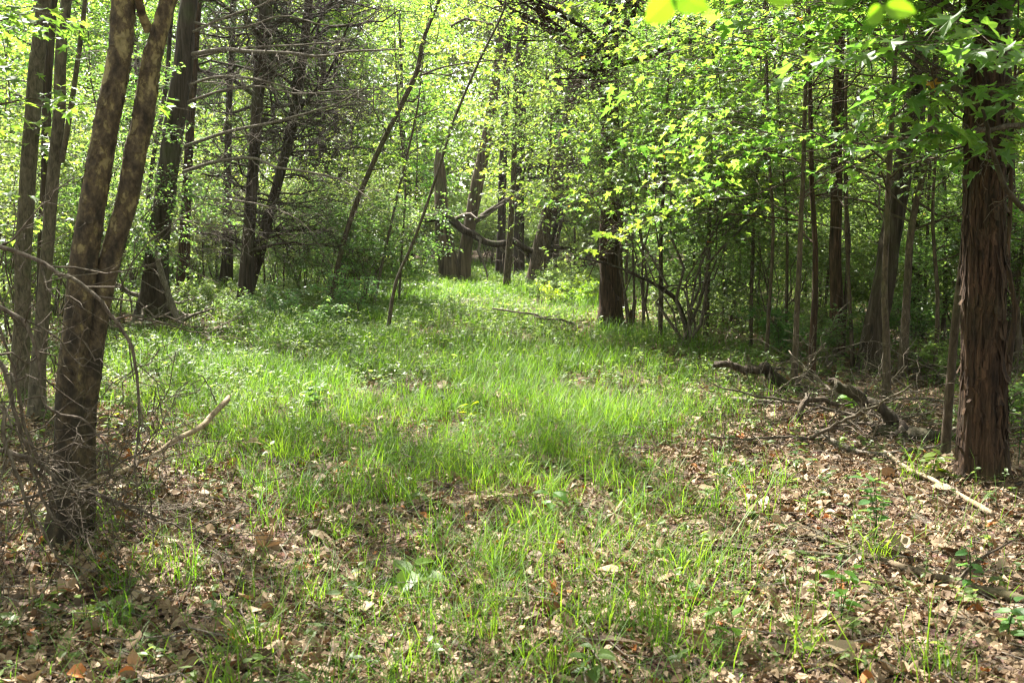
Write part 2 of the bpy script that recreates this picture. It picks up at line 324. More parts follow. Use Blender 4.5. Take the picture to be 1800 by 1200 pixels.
def trunk_line(spec, H=None, lean=0., sink=.12, base=None, step=.25, wig=.012):
    """photo pixels (x, y, width) from the foot upwards -> centre line and radii in metres, continued above the frame to height H"""
    b = G(spec[0][0], spec[0][1]) if base is None else np.asarray(base); Y = b[1]
    P = [b]; Rr = [spec[0][2] / 2 * Y / FPX]
    for px, py, w in spec[1:]:
        yy = Y
        p = atY(px, py, yy)
        yy = Y + lean * (p[2] - b[2]); p = atY(px, py, yy); P.append(p); Rr.append(w / 2 * yy / FPX)
    P = np.array(P); Rr = np.maximum(np.array(Rr) - 1.6 * b[1] / FPX, np.array(Rr) * .62)
    if H and P[-1, 2] < H:
        d = P[-1] - P[-2]; d = d / max(d[2], .05); z0 = P[-1, 2]; n = 5; top = []
        for k in range(1, n + 1):
            f = k / n; h = (H - z0) * f; top.append(P[-1] + np.array([d[0] * h * (1 - .4 * f), d[1] * h * (1 - .4 * f), h]))
        P = np.vstack([P, top]); Rr = np.concatenate([Rr, Rr[-1] * np.linspace(.9, .12, n)])
    P[0, 2] -= sink + .05
    L = np.linalg.norm(np.diff(P, axis=0), axis=1).sum(); n = max(8, int(L / step))
    C = catmull(np.column_stack([P, Rr]), n)
    s = np.linspace(0, L, n); a = wig * np.minimum(s, 1.) ; o = RNG.random(2) * 200
    C[:, 0] += a * (fbm(s * .9 + o[0], s * 0 + 3) - .5) * 4; C[:, 1] += a * (fbm(s * .9 + o[1], s * 0 + 8) - .5) * 4
    return C[:, :3], np.maximum(C[:, 3], .004), b

def trunk_mesh(mb, P, Rd, k=14, ridge=.05, nr=9, zs=.8, flare=0., lobes=5):
    n = len(P); T = norm(np.gradient(P, axis=0)); A = norm(np.cross(T, np.array([0, 1., 0]))); B = np.cross(T, A)
    th = np.arange(k) / k * 2 * np.pi; s = np.concatenate([[0], np.cumsum(np.linalg.norm(np.diff(P, axis=0), axis=1))])
    ph = RNG.random() * 90
    u = np.broadcast_to(th / (2 * np.pi) * nr, (n, k)); sv = np.broadcast_to(s[:, None], (n, k))
    f = 1 + ridge * 2 * (vnoise(u + .35 * vnoise(sv * 1.3 + ph, u * 0), sv * zs + ph, nr) - .5) + ridge * .8 * (vnoise(u * 2, sv * zs * 2.2 + ph, nr * 2) - .5) + ridge * .6 * (vnoise(u * 4, sv * zs * 5 + ph, nr * 4) - .5)
    f = f + flare * (.6 * np.exp(-s / .14) + .5 * np.exp(-s / .4))[:, None] * (.75 + .6 * np.cos(th * lobes + ph)[None] * np.cos(th * 2 + ph * 3)[None])
    V = P[:, None] + (Rd[:, None] * f)[..., None] * (np.cos(th)[None, :, None] * A[:, None] + np.sin(th)[None, :, None] * B[:, None])
    i = np.arange(n - 1)[:, None] * k; j = np.arange(k)[None]; j2 = (j + 1) % k
    mb.add(V.reshape(-1, 3), None, np.stack([i + j, i + j2, i + k + j2, i + k + j], -1).reshape(-1, 4))
    c = len(V) - 1
    top = V[-1].mean(0) + T[-1] * Rd[-1] * .3
    mb.add(np.vstack([V[-1], top]), [[a, (a + 1) % k, k] for a in range(k)])

def flakes(mb, P, Rd, n, ln, wd, lift, rng, zmax):
    s = np.concatenate([[0], np.cumsum(np.linalg.norm(np.diff(P, axis=0), axis=1))])
    th = rng.random(n) * 6.283; L = ln * rng.uniform(.4, 1.2, n); W_ = wd * rng.uniform(.4, 1.2, n); s0 = rng.random(n) * min(zmax, s[-1] - ln * 1.3); V = []
    up_ = rng.random(n) < .5
    for q in range(5):
        f = q / 4; ss = s0 + L * f; c = np.stack([np.interp(ss, s, P[:, a]) for a in range(3)], -1); r = np.interp(ss, s, Rd)
        lf = np.where(up_, f ** 2, (1 - f) ** 2) * lift * rng.uniform(.3, 1.3, n); t2 = th + .15 * f * rng.normal(size=n)
        for sg in (-1, 1):
            a = t2 + sg * W_ / 2 / r; rr = r * 1.03 + .001 + lf
            V.append(c + np.stack([np.cos(a) * rr, np.sin(a) * rr, np.zeros(n)], -1))
    V = np.stack(V, 1); o = (np.arange(n) * 10)[:, None, None]
    mb.add(V.reshape(-1, 3), None, (np.array([[2 * q, 2 * q + 1, 2 * q + 3, 2 * q + 2] for q in range(4)])[None] + o).reshape(-1, 4))

def segment(P, Rd, z0):                    # the part of a centre line above height z0, resampled to 12
    m = P[:, 2] >= z0; q = P[m]; r = Rd[m]
    if len(q) < 3: q, r = P[-3:], Rd[-3:]
    u = np.linspace(0, len(q) - 1, 12); i = np.minimum(np.floor(u).astype(int), len(q) - 2); f = (u - i)
    return q[i] * (1 - f[:, None]) + q[i + 1] * f[:, None], r[i] * (1 - f) + r[i + 1] * f

def high_crown(P, Rd, z0, rng, wood, spread=3.4, nl=17, nt=9, nleaf=12, size=.14, tpl=None, cut=True, bias=None):
    """limbs, twigs and leaves from height z0 to the top of the tree; returns the leaf mesh builder"""
    q, r = segment(P, Rd, z0)
    l1, r1 = sprout(q, r, nl, 0, .97, spread, 1.15, rng, 6, up=.35, droop=.15, rs=.45, wob=.05, tl=.45, bias=bias)
    l2, r2 = sprout(l1, r1, nt, .2, 1, min(spread * .42, 1.7), .8, rng, 4, up=.1, flat=.3, droop=.1, rs=.5)
    wood.tubes(l1, r1, 6); wood.tubes(l2, r2, 4)
    p, d, n = leaf_sites(l2, nleaf, rng); p = p + rng.normal(size=p.shape) * .10
    lb = MB(); m = keep_gaps(p) if cut else np.ones(len(p), bool)
    lb.leaves(p[m], d[m], n[m], size * (.6 + .7 * rng.random(m.sum())), tpl or DIAM, rng)
    return lb

def maple_layers(P, Rd, z0, z1, rng, wood, n=12, L=1.5, bias=None, size=.11, nt=7, nleaf=6, tpl=None, cut=False, up=.12):
    """flat layered sprays of maple leaves on a thin stem"""
    zc = np.clip((np.array([z0, z1]) - P[0, 2]) / max(P[-1, 2] - P[0, 2], .01), 0, 1)
    l1, r1 = sprout(P, Rd, n, zc[0], zc[1], L, 1.25, rng, 7, up=up, flat=.55, droop=.12, rs=.42, wob=.035, bias=bias, tl=.35, rmin=.003)
    l2, r2 = sprout(l1, r1, nt, .22, 1, L * .38, .85, rng, 4, flat=.85, droop=.12, rs=.45, wob=.04, rmin=.0016)
    wood.tubes(l1, r1, 6); wood.tubes(l2, r2, 4)
    l3 = np.concatenate([l2, l1[:, 2:7]]); p, d, nn = leaf_sites(l3, nleaf, rng, t0=.2, droop=.2, tilt=.14)
    p = p + norm(d) * .03 + rng.normal(size=p.shape) * .025
    lb = MB(); m = keep_gaps(p) if cut else np.ones(len(p), bool)
    lb.leaves(p[m], d[m], nn[m], size * (.55 + .6 * rng.random(m.sum())), tpl or MAPLE, rng, curl=.45, crumple=.09, wid=rng.uniform(.75, 1.12, m.sum()))
    return lb

def tree(name, label, spec, mat, H=12, k=12, ridge=.05, flare=.5, crown=None, z0=None, cat='tree', group=None, lean=0., step=.22, seed=None, nr=9, crown_kw=None, crown_mat='canopy', wig=.012, extra=None):
    rng = np.random.default_rng(seed if seed is not None else abs(hash_name(label)))
    P, Rd, b = trunk_line(spec, H, lean, step=step, wig=wig)
    root = empty(name, b, label, cat, group); w = MB()
    trunk_mesh(w, P, Rd, k, ridge, nr, flare=flare)
    lb = None; kw = crown_kw or {}
    if crown == 'high':
        zt = z0 if z0 is not None else CAM[2] + b[1] * .235 + .8
        lb = high_crown(P, Rd, zt, rng, w, **kw)
    elif crown == 'maple':
        lb = maple_layers(P, Rd, kw.pop('lo', 1.0), kw.pop('hi', H), rng, w, **kw)
    if extra: extra(P, Rd, root, w, rng, b)
    w.build('trunk', M[mat], root, b, smooth=True)
    if lb and lb.n: lb.build('crown', M[crown_mat], root, b)
    return root, P, Rd
def hash_name(s):
    h = 7
    for c in s: h = (h * 131 + ord(c)) % 2147483647
    return h

# ------------------------------------------------------------------ the near trees on the left
def dead_limb(root, base, spec, Y, r0, rng, mat='twig', dy=0., ntw=14, L=.55, k=7, name='limb', sub=4, droop=.0, r1=None, side=.0):
    """a bare limb through photo pixels at distance Y, with side twigs; one mesh under root"""
    pts = [atY(px, py, Y + dy * j / max(1, len(spec) - 1)) for j, (px, py) in enumerate(spec)]
    C = catmull(np.array(pts), 18); s = np.linspace(0, 1, 18); C[:, 2] += .02 * (fbm(s * 6 + rng.random() * 50, s * 0) - .5) * 2
    Rr = r0 + ((r1 if r1 else r0 * .25) - r0) * s; mb = MB(); mb.tubes(C, Rr, k)
    o = mb.build(name, M[mat], root, base, smooth=True)
    if ntw:
        a, ra = sprout(C, Rr, ntw, .08, .99, L, .8, rng, 6, rs=.45, wob=.05, droop=droop, rmin=.0022, tl=.2)
        c, rc = sprout(a, ra, sub, .2, 1, L * .4, .7, rng, 4, rs=.55, wob=.07, droop=droop, rmin=.002)
        for q in range(ntw):
            t = MB(); t.tubes(a[q:q + 1], ra[q:q + 1], 4); t.tubes(c[q * sub:(q + 1) * sub], rc[q * sub:(q + 1) * sub], 3); t.build('twig', M[mat], o, base, smooth=True)
    return o

def syc_extra(P, Rd, root, w, rng, b):
    pass
rng = np.random.default_rng(11)
# two stemmed sycamore: the stems meet low down
P, Rd, b = trunk_line([(120, 945, 70), (122, 890, 56), (124, 790, 53), (131, 620, 51), (148, 450, 49), (168, 330, 47), (194, 200, 44), (213, 100, 42), (221, 0, 42)], 11, step=.06, wig=.008)
syc = empty('sycamore_tree', b, 'two stemmed sycamore with flaking olive and brown bark at left front', 'tree')
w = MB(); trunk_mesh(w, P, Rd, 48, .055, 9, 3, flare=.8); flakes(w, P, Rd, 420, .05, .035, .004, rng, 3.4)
lb = high_crown(P, Rd, 4.4, rng, w, spread=6.5, nl=22, nt=12, nleaf=10, size=.16, bias=(.15, -.6, 0)); w.build('trunk', M['syc'], syc, b, smooth=True); lb.build('crown', M['canopy'], syc, b)  # unseen crown stretched toward the camera to block sky light
P2, R2, _ = trunk_line([(136, 840, 40), (147, 740, 46), (164, 620, 41), (188, 500, 39), (211, 400, 39), (233, 300, 40), (250, 200, 39), (271, 100, 35), (299, 0, 31)], 10, base=b + np.array([.05, .06, .15]), step=.06, wig=.008)
w = MB(); trunk_mesh(w, P2, R2, 36, .045, 9, 3); flakes(w, P2, R2, 420, .05, .035, .004, rng, 3.2)
fk = [atY(262, 55, b[1] + .06), atY(247, 15, b[1]), atY(238, -60, b[1] - .1), atY(230, -260, b[1] - .3)]
C = catmull(np.array(fk), 12); w.tubes(C, np.linspace(.022, .012, 12), 10)
lb = high_crown(P2, R2, 4.4, rng, w, spread=6.0, nl=17, nt=12, nleaf=10, size=.16, bias=(.5, -.2, 0)); w.build('trunk', M['syc'], syc, b, smooth=True); lb.build('crown', M['canopy'], syc, b)  # second stem's unseen crown also spread overhead for shade

def fork_extra(P, Rd, root, w, rng, b):
    pts = [atY(108, 285, b[1]), atY(118, 230, b[1] - .05), atY(132, 140, b[1] - .1), atY(150, 0, b[1] - .2), atY(165, -200, b[1] - .2)]
    w.tubes(catmull(np.array(pts), 16), np.linspace(.022, .014, 16), 9)
tree('ash_tree', 'slim grey barked tree with a thin side stem, left of the sycamore', [(62, 735, 36), (68, 610, 26), (82, 400, 24), (101, 200, 23), (110, 100, 22), (117, 0, 21)], 'grey_bark', 9, 18, .05, crown='high', extra=fork_extra, flare=.4, step=.12, crown_kw=dict(nleaf=7))
tree('ash_tree', 'grey trunk at the left edge, furthest left of the standing trees', [(33, 700, 38), (38, 560, 30), (43, 400, 30), (57, 200, 29), (70, 80, 28), (77, 0, 28)], 'grey_bark', 10, 16, .05, crown='high', flare=.4, step=.15, crown_kw=dict(nleaf=6))
tree('cedar_tree', 'thin dark reddish trunk showing between the two grey trunks at left', [(68, 620, 24), (75, 400, 20), (84, 200, 18), (92, 0, 16)], 'dark_cedar', 9, 12, .08, crown='high')

# big dark cedar with bare side limbs
def cedar_extra(P, Rd, root, w, rng, b):
    Yb = b[1]
    for spec, r0, dy in [([(335, 97), (385, 88), (440, 92), (500, 92), (560, 100), (620, 92), (700, 85)], .035, -2.0),
                         ([(335, 105), (420, 86), (520, 80), (620, 70), (680, 40)], .018, -1.), ([(330, 150), (390, 135), (450, 140), (520, 160), (560, 165)], .022, -1.),
                         ([(330, 180), (390, 160), (460, 153), (520, 165), (600, 160), (690, 150)], .02, -1.5), ([(325, 258), (400, 232), (470, 218), (540, 200), (600, 180), (650, 150)], .028, -2.),
                         ([(322, 303), (380, 285), (445, 277), (490, 295), (560, 305), (610, 320), (650, 350)], .026, -2.5), ([(335, 345), (400, 352), (470, 362), (520, 385), (560, 420)], .015, -1.),
                         ([(325, 220), (280, 200), (220, 190), (150, 200)], .016, .5), ([(330, 60), (400, 30), (480, 0), (540, -40)], .02, -1.), ([(320, 280), (270, 240), (250, 160), (240, 120)], .016, .3),
                         ([(330, 130), (270, 110), (200, 90), (130, 95)], .014, 1.), ([(320, 320), (270, 330), (220, 350), (160, 340)], .014, .6), ([(310, 385), (360, 395), (430, 400), (480, 430)], .012, -.8),
                         ([(335, 40), (420, 50), (500, 30), (600, 45), (690, 10)], .018, -2.)]:
        dead_limb(root, b, spec, Yb, r0, rng, 'dead_twig', dy, 16, .75, 8, sub=5)
_, cP, cR = tree('cedar_tree', 'large dark trunked cedar with long bare side limbs, behind the sycamore', [(270, 568, 76), (272, 500, 52), (281, 400, 41), (296, 290, 37), (310, 200, 36), (321, 100, 34), (333, 0, 30)], 'dark_cedar', 15, 26, .09, .3, 'high', extra=cedar_extra, step=.12, nr=13, crown_kw=dict(spread=3.4, nl=17, nleaf=8))
tree('cedar_tree', 'slim reddish trunk standing tight behind the large dark cedar', [(318, 545, 30), (326, 380, 20), (336, 200, 17), (347, 0, 15)], 'cedar', 13, 14, .08, .3, 'high', step=.2)
tree('cedar_tree', 'thin curved dark stem between the sycamore and the dark cedar', [(252, 540, 12), (258, 380, 11), (272, 260, 11), (290, 160, 11), (300, 60, 10)], 'dark_cedar', 9, 10, .06, .3)

def few_limbs(xdirs, n=12, L=1.3, mat='dead_twig', zlo=1.2, zhi=6):
    def f(P, Rd, root, w, rng, b):
        zc = np.clip((np.array([zlo, zhi]) - P[0, 2]) / (P[-1, 2] - P[0, 2]), 0, 1)
        a, ra = sprout(P, Rd, n, zc[0], zc[1], L, 1.35, rng, 7, flat=.6, up=.12, rs=.22, wob=.04, droop=.1, bias=(xdirs * .5, 0, 0), rmin=.004, tl=.3)
        c, rc = sprout(a, ra, 12, .12, 1, L * .42, .8, rng, 5, rs=.5, wob=.06, flat=.2, rmin=.003); w.tubes(a, ra, 5); w.tubes(c, rc, 4)
        e, re = sprout(c, rc, 6, .2, 1, L * .2, .8, rng, 3, rs=.6, wob=.06, rmin=.0024); w.tubes(e, re, 3)
    return f
tree('cedar_tree', 'slender upright dark trunk just right of the large dark cedar', [(396, 505, 30), (399, 420, 22), (401, 250, 15), (405, 120, 14), (411, 0, 13)], 'dark_cedar', 13, 12, .08, .2, 'high', extra=few_limbs(.4, 26, 1.6), crown_mat='needle', z0=3.4, crown_kw=dict(spread=2.7, nl=36, nt=11, nleaf=36, size=.11, tpl=NEED))
tree('cedar_tree', 'forked pair of dark trunks, its straighter upright stem', [(430, 540, 34), (436, 440, 26), (446, 280, 23), (458, 120, 25), (468, 0, 26)], 'dark_cedar', 14, 14, .08, .2, 'high', extra=few_limbs(.5, 34, 2.0), crown_mat='needle', z0=3.4, crown_kw=dict(spread=2.7, nl=36, nt=11, nleaf=36, size=.11, tpl=NEED))
tree('cedar_tree', 'dark trunk leaning right beside the straight dark one at left centre', [(424, 530, 28), (455, 440, 24), (478, 360, 21), (505, 260, 20), (520, 190, 20), (535, 80, 19), (543, 0, 18)], 'dark_cedar', 14, 14, .08, .2, 'high', extra=few_limbs(.5, 36, 2.2), crown_mat='needle', z0=3.4, crown_kw=dict(spread=2.7, nl=36, nt=11, nleaf=36, size=.11, tpl=NEED))
tree('cedar_tree', 'thin grey trunk among bare twigs between leaning trunk and path', [(596, 470, 14), (594, 330, 12), (590, 150, 12), (596, 0, 11)], 'dark_cedar', 13, 10, .06, .2, 'high', extra=few_limbs(-.2, 40, 2.2), crown_mat='needle', z0=3.4, crown_kw=dict(spread=2.7, nl=36, nt=11, nleaf=36, size=.11, tpl=NEED))
tree('cedar_tree', 'shaded trunk standing in the bare twigs left of the path', [(540, 470, 18), (545, 330, 14), (556, 150, 13), (566, 0, 12)], 'dark_cedar', 13, 10, .06, .2, 'high', extra=few_limbs(.2, 40, 2.4), crown_mat='needle', z0=3.4, crown_kw=dict(spread=2.7, nl=36, nt=11, nleaf=36, size=.11, tpl=NEED))

# leaning saplings by the path
def sap_extra(n=16, L=.9, z0=1.5, z1=6, k=4, size=.055, tpl=OVAL, mat='small'):
    def f(P, Rd, root, w, rng, b):
        zc = np.clip((np.array([z0, z1]) - P[0, 2]) / (P[-1, 2] - P[0, 2]), 0, 1)
        a, ra = sprout(P, Rd, n, zc[0], zc[1], L, 1.0, rng, 6, flat=.3, up=.1, rs=.4, wob=.05, droop=.05, rmin=.003)
        c, rc = sprout(a, ra, 5, .2, 1, L * .4, .8, rng, 4, rs=.5, flat=.4, rmin=.002); w.tubes(a, ra, 5); w.tubes(c, rc, 4)
        p, d, nn = leaf_sites(np.concatenate([c, a[:, 2:7]]), 6, rng); lb = MB(); lb.leaves(p, d, nn, size * (.6 + .7 * rng.random(len(p))), tpl, rng)
        lb.build('crown', M[mat], root, b)
    return f
tree('young_tree', 'slim brown tree leaning right with a fork high up, left of the path', [(576, 548, 15), (596, 460, 12), (622, 370, 12), (655, 290, 12), (690, 215, 12), (732, 130, 12), (742, 75, 10), (768, 10, 9), (775, -30, 9)], 'brown_bark', 9, 12, .05, .3, extra=sap_extra(22, 1.5, 1.8, 9, size=.09, tpl=MAPLE2, mat='maple'))
def fork2(P, Rd, root, w, rng, b):
    Y = b[1]
    pts = [atY(735, 135, Y), atY(780, 118, Y - .3), atY(850, 108, Y - .6), atY(900, 110, Y - .8), atY(950, 150, Y - 1)]
    w.tubes(catmull(np.array(pts), 14), np.linspace(.014, .005, 14), 7)
    sap_extra(20, 1.3, 1.9, 8, size=.085, tpl=MAPLE2, mat='maple')(P, Rd, root, w, rng, b)
tree('young_tree', 'thin dark stem leaning right at the left edge of the grass', [(678, 588, 11), (695, 500, 9), (725, 430, 8), (760, 330, 8), (792, 230, 7), (812, 180, 7), (845, 100, 7), (884, 20, 6), (890, -40, 6)], 'twig', 8, 10, .04, .3, extra=fork2)
tree('young_tree', 'thinnest dark stem in the shrubs left of the path', [(652, 545, 9), (668, 480, 8), (690, 380, 8), (712, 290, 7)], 'twig', 5.5, 8, .04, .3, extra=sap_extra(16, .8, 1, 5))
tree('young_tree', 'thin dark stem directly left of the broken snag', [(700, 540, 7), (706, 430, 6), (712, 330, 6), (705, 240, 6)], 'twig', 6, 8, .04, .3, extra=sap_extra(14, .8, 1, 5.5))

# ------------------------------------------------------------------ centre trees at the end of the path
def snag_limbs(P, Rd, root, w, rng, b):
    Y = b[1]
    for k in range(7):                                      # splinters of the broken top
        p0 = P[-1] + np.array([rng.uniform(-.09, .09), rng.uniform(-.07, .07), -.45]); p1 = p0 + np.array([rng.uniform(-.05, .05), 0, rng.uniform(.2, .95)])
        w.tubes(np.array([p0, (p0 + p1) / 2, p1]), np.array([.045, .03, .004]), 5)
r_, P_, _ = tree('dead_snag', 'broken pale topped snag at the far end of the grass path', [(796, 500, 44), (787, 450, 36), (779, 400, 32), (774, 330, 24), (771, 285, 20), (769, 262, 7)], 'snag_bark', None, 18, .1, .25, extra=snag_limbs, step=.15, nr=7)
tree('mossy_tree', 'mossy leaning trunk touching the broken snag at the path end', [(812, 500, 30), (818, 440, 26), (826, 390, 25), (838, 330, 25), (850, 275, 24), (866, 180, 20), (880, 60, 18)], 'snag_bark', 13, 16, .06, .25, 'high', z0=6.2, step=.2, crown_kw=dict(spread=3.6, nl=18, nt=9, nleaf=9, size=.15, tpl=DIAM))
tree('mossy_tree', 'dark straight trunk right of the mossy leaning trunk', [(878, 490, 20), (881, 400, 18), (884, 280, 17), (890, 120, 15), (896, 0, 14)], 'dark_cedar', 14, 12, .07, .2, 'high', z0=6.4, crown_kw=dict(spread=3.4, nl=18, size=.16), extra=few_limbs(.6, 16, 2.2, zlo=2.5, zhi=6.5))
tree('mossy_tree', 'slim brown trunk standing before the darker trunks at path end', [(889, 515, 17), (896, 430, 14), (902, 330, 13), (906, 200, 12), (912, 60, 11)], 'brown_bark', 10, 12, .05, .2, 'high', z0=5.6, crown_kw=dict(spread=2.6, nl=14, size=.15))
tree('cedar_tree', 'black looking trunk behind the slim brown trunk at path end', [(912, 488, 24), (912, 400, 22), (914, 300, 20), (920, 100, 18)], 'dark_cedar', 14, 12, .07, .2, 'high', z0=7, crown_kw=dict(spread=3.4, nl=16, size=.16), extra=few_limbs(.5, 16, 2.2, zlo=2.5, zhi=6.5))
tree('mossy_tree', 'broad brown trunk leaning right, rightmost of the path end group', [(942, 500, 46), (950, 450, 36), (962, 390, 32), (978, 320, 30), (1000, 200, 26), (1020, 80, 22)], 'brown_bark', 14, 16, .07, .2, 'high', z0=6.6, crown_kw=dict(spread=3.6, nl=20, size=.16), extra=few_limbs(.5, 14, 2., zlo=2.5, zhi=6.5))
tree('young_tree', 'thin brown stem right of the broad leaning trunk at path end', [(968, 495, 12), (978, 430, 10), (990, 370, 9), (1004, 280, 8)], 'brown_bark', 8, 8, .05, .2, 'high', z0=4.5, crown_kw=dict(spread=1.8, nl=10, size=.12))

def pole(name, label, spec, Y, dy, r0, r1, mat, cat, k=10, ntw=0, L=.5, n=22, twmat=None, group=None, ridge=.1, sub=3, rough=.02, lift=0.):
    pts = []
    for j, s in enumerate(spec):
        yy = Y + dy * j / max(1, len(spec) - 1); pts.append(atY(s[0], s[1], yy) if len(s) < 3 else atY(s[0], s[1], s[2]))
    C = catmull(np.array(pts), n); rng = np.random.default_rng(hash_name(label)); s = np.linspace(0, 1, n)
    for c in range(3): C[:, c] += rough * 2 * (fbm(s * 7 + rng.random() * 90, s * 0 + c) - .5)
    Rr = (r0 + (r1 - r0) * s) * (1 + .3 * (fbm(s * 9 + rng.random() * 90, s * 0 + 2) - .5))
    # never under the forest floor along its whole length
    lo = gz(C[:, 0], C[:, 1]) + Rr * .2 + lift; C[:, 2] = np.maximum(C[:, 2], lo)
    b = C[0].copy(); root = empty(name, b, label, cat, group); mb = MB(); trunk_mesh_dir(mb, C, Rr, k, ridge, rng)
    mb.build('stick' if r0 < .03 else 'stem', M[mat], root, b, smooth=True)
    if ntw:
        a, ra = sprout(C, Rr, ntw, .1, .99, L, .85, rng, 6, rs=.5, wob=.06, up=.1, rmin=.0022, tl=.2)
        c, rc = sprout(a, ra, sub, .2, 1, L * .45, .7, rng, 5, rs=.55, wob=.07, rmin=.0016)
        for q in range(ntw):
            t = MB(); t.tubes(a[q:q + 1], ra[q:q + 1], 4); t.tubes(c[q * sub:(q + 1) * sub], rc[q * sub:(q + 1) * sub], 3); t.build('twig', M[twmat or mat], root, b, smooth=True)
    return root
def trunk_mesh_dir(mb, P, Rd, k, ridge, rng):
    n = len(P); T = norm(np.gradient(P, axis=0)); m = norm(P[-1] - P[0]); ref = np.array([0, 0, 1.]) if abs(m[2]) < .8 else np.array([1., 0, 0])
    A = norm(np.cross(T, ref)); B = np.cross(T, A); th = np.arange(k) / k * 2 * np.pi; ph = rng.random() * 80
    u = np.broadcast_to(th / (2 * np.pi) * 6, (n, k)); sv = np.broadcast_to(np.arange(n)[:, None] * .14, (n, k))
    f = 1 + ridge * 2 * (vnoise(u, sv + ph, 6) - .5)
    V = P[:, None] + (Rd[:, None] * f)[..., None] * (np.cos(th)[None, :, None] * A[:, None] + np.sin(th)[None, :, None] * B[:, None])
    for e_, sg in ((0, -1), (n - 1, 1)): V[e_] += T[e_] * sg * (rng.random(k)[:, None] - .3) * Rd[e_] * 1.6
    i = np.arange(n - 1)[:, None] * k; j = np.arange(k)[None]; j2 = (j + 1) % k
    f4 = np.stack([i + j, i + j2, i + k + j2, i + k + j], -1).reshape(-1, 4)
    VV = np.vstack([V.reshape(-1, 3), P[0] - T[0] * Rd[0] * .15, P[-1] + T[-1] * Rd[-1] * .15]); e = n * k
    f3 = [[(a + 1) % k, a, e] for a in range(k)] + [[(n - 1) * k + a, (n - 1) * k + (a + 1) % k, e + 1] for a in range(k)]
    mb.add(VV, f3, f4)

YC = G(793, 500)[1]
pole('fallen_limb', 'thick dark fallen limb lying across the trunks at the path end', [(752, 380), (775, 384), (800, 392), (830, 412), (862, 424), (895, 424), (915, 436), (940, 434), (975, 438), (1005, 440), (1030, 460)], YC - .35, .2, .12, .05, 'dark_cedar', 'fallen limb', 14, 8, 1.2, 40, 'dead_twig', rough=.16)
pole('fallen_limb', 'grey limb slanting up to the right from the mossy trunk', [(832, 390), (860, 372), (895, 350), (930, 326)], YC + .3, .3, .085, .04, 'grey_bark', 'fallen limb', 10, 3, .8, 18, 'dead_twig')

# ------------------------------------------------------------------ right of the path
tree('cedar_tree', 'dark brown straight trunk at the right edge of the grass path', [(1074, 578, 62), (1073, 540, 46), (1072, 470, 40), (1071, 400, 38), (1070, 300, 36), (1072, 150, 33), (1075, 0, 30)], 'cedar', 13, 22, .09, .25, 'high', step=.12, nr=11, extra=few_limbs(-.1, 7, 1.1, zlo=2.4, zhi=5), z0=3.1, crown_mat='small', crown_kw=dict(spread=2.3, nl=70, nt=12, nleaf=17, size=.075, bias=(0, -.25, 0)))
tree('cedar_tree', 'thin reddish trunk tight against the straight dark brown trunk', [(1093, 560, 16), (1090, 470, 12), (1091, 380, 11), (1094, 250, 10)], 'cedar', 9, 10, .06, .2, 'high')
def stump(P, Rd, root, w, rng, b):
    for k in range(5):
        p0 = P[-1] + np.array([rng.uniform(-.04, .04), rng.uniform(-.04, .04), -.1]); p1 = p0 + np.array([rng.uniform(-.02, .05), 0, rng.uniform(.15, .3)]); w.tubes(np.array([p0, (p0 + p1) / 2, p1]), np.array([.03, .02, .004]), 5)
tree('broken_stump', 'short splintered stump right of the straight dark brown trunk', [(1108, 585, 18), (1108, 565, 13), (1110, 548, 10)], 'cedar', None, 10, .1, .3, extra=stump, cat='stump', step=.05)

MB_ = dict(cut=True, size=.10, n=16, L=1.5, nt=8, nleaf=7)
def mp(**k): d = dict(MB_); d.update(k); return d
tree('maple_sapling', 'tall thin maple stem in front of the right thicket, left of its pair', [(1394, 690, 17), (1400, 560, 13), (1408, 420, 12), (1414, 300, 11), (1420, 150, 10)], 'brown_bark', 6.0, 10, .04, .3, 'maple', crown_kw=mp(lo=1.35, hi=6, n=34, L=2.2, bias=(-.35, -.1, 0)), crown_mat='maple', wig=.02)
tree('maple_sapling', 'reddish brown maple stem paired just behind the tall thin one', [(1425, 668, 20), (1428, 560, 15), (1428, 450, 13), (1424, 300, 12), (1420, 120, 11)], 'cedar', 6.5, 10, .05, .3, 'maple', crown_kw=mp(lo=1.4, hi=6.5, n=32, L=2.2, bias=(-.3, 0, 0)), crown_mat='maple', wig=.02)
tree('maple_sapling', 'dark straight maple stem in front of the big slanting trunk', [(1561, 715, 20), (1560, 600, 16), (1559, 480, 14), (1562, 350, 13), (1568, 200, 12), (1575, 60, 11)], 'brown_bark', 5.5, 12, .04, .3, 'maple', crown_kw=mp(lo=1.3, hi=5.5, n=32, L=1.9, bias=(-.35, -.15, 0)), crown_mat='maple', wig=.02)
tree('maple_sapling', 'mossy maple stem right of the big slanting trunk', [(1587, 668, 22), (1590, 580, 18), (1598, 460, 16), (1610, 380, 15), (1626, 290, 13), (1640, 150, 12)], 'brown_bark', 6, 12, .04, .3, 'maple', crown_kw=mp(lo=1.4, hi=6, n=32, L=2.0, bias=(-.2, -.1, 0)), crown_mat='maple', wig=.02)
tree('maple_sapling', 'leaning maple stem close against the left side of the big cedar', [(1660, 805, 21), (1668, 700, 18), (1680, 560, 17), (1695, 440, 16), (1706, 300, 15), (1715, 200, 13)], 'brown_bark', 4.2, 14, .04, .3, 'maple', crown_kw=mp(lo=1.75, hi=4.0, n=32, L=2.5, nt=10, nleaf=7, size=.125, bias=(-1.0, -.2, .08)), crown_mat='maple', wig=.01, step=.1)
tree('maple_sapling', 'slender maple stem between the reddish stem and the slanting trunk', [(1500, 650, 12), (1497, 560, 10), (1490, 420, 9), (1488, 300, 9)], 'brown_bark', 5.5, 9, .04, .3, 'maple', crown_kw=mp(lo=1.3, hi=5.5, n=28, L=1.8, bias=(-.35, -.1, 0)), crown_mat='maple', wig=.02)
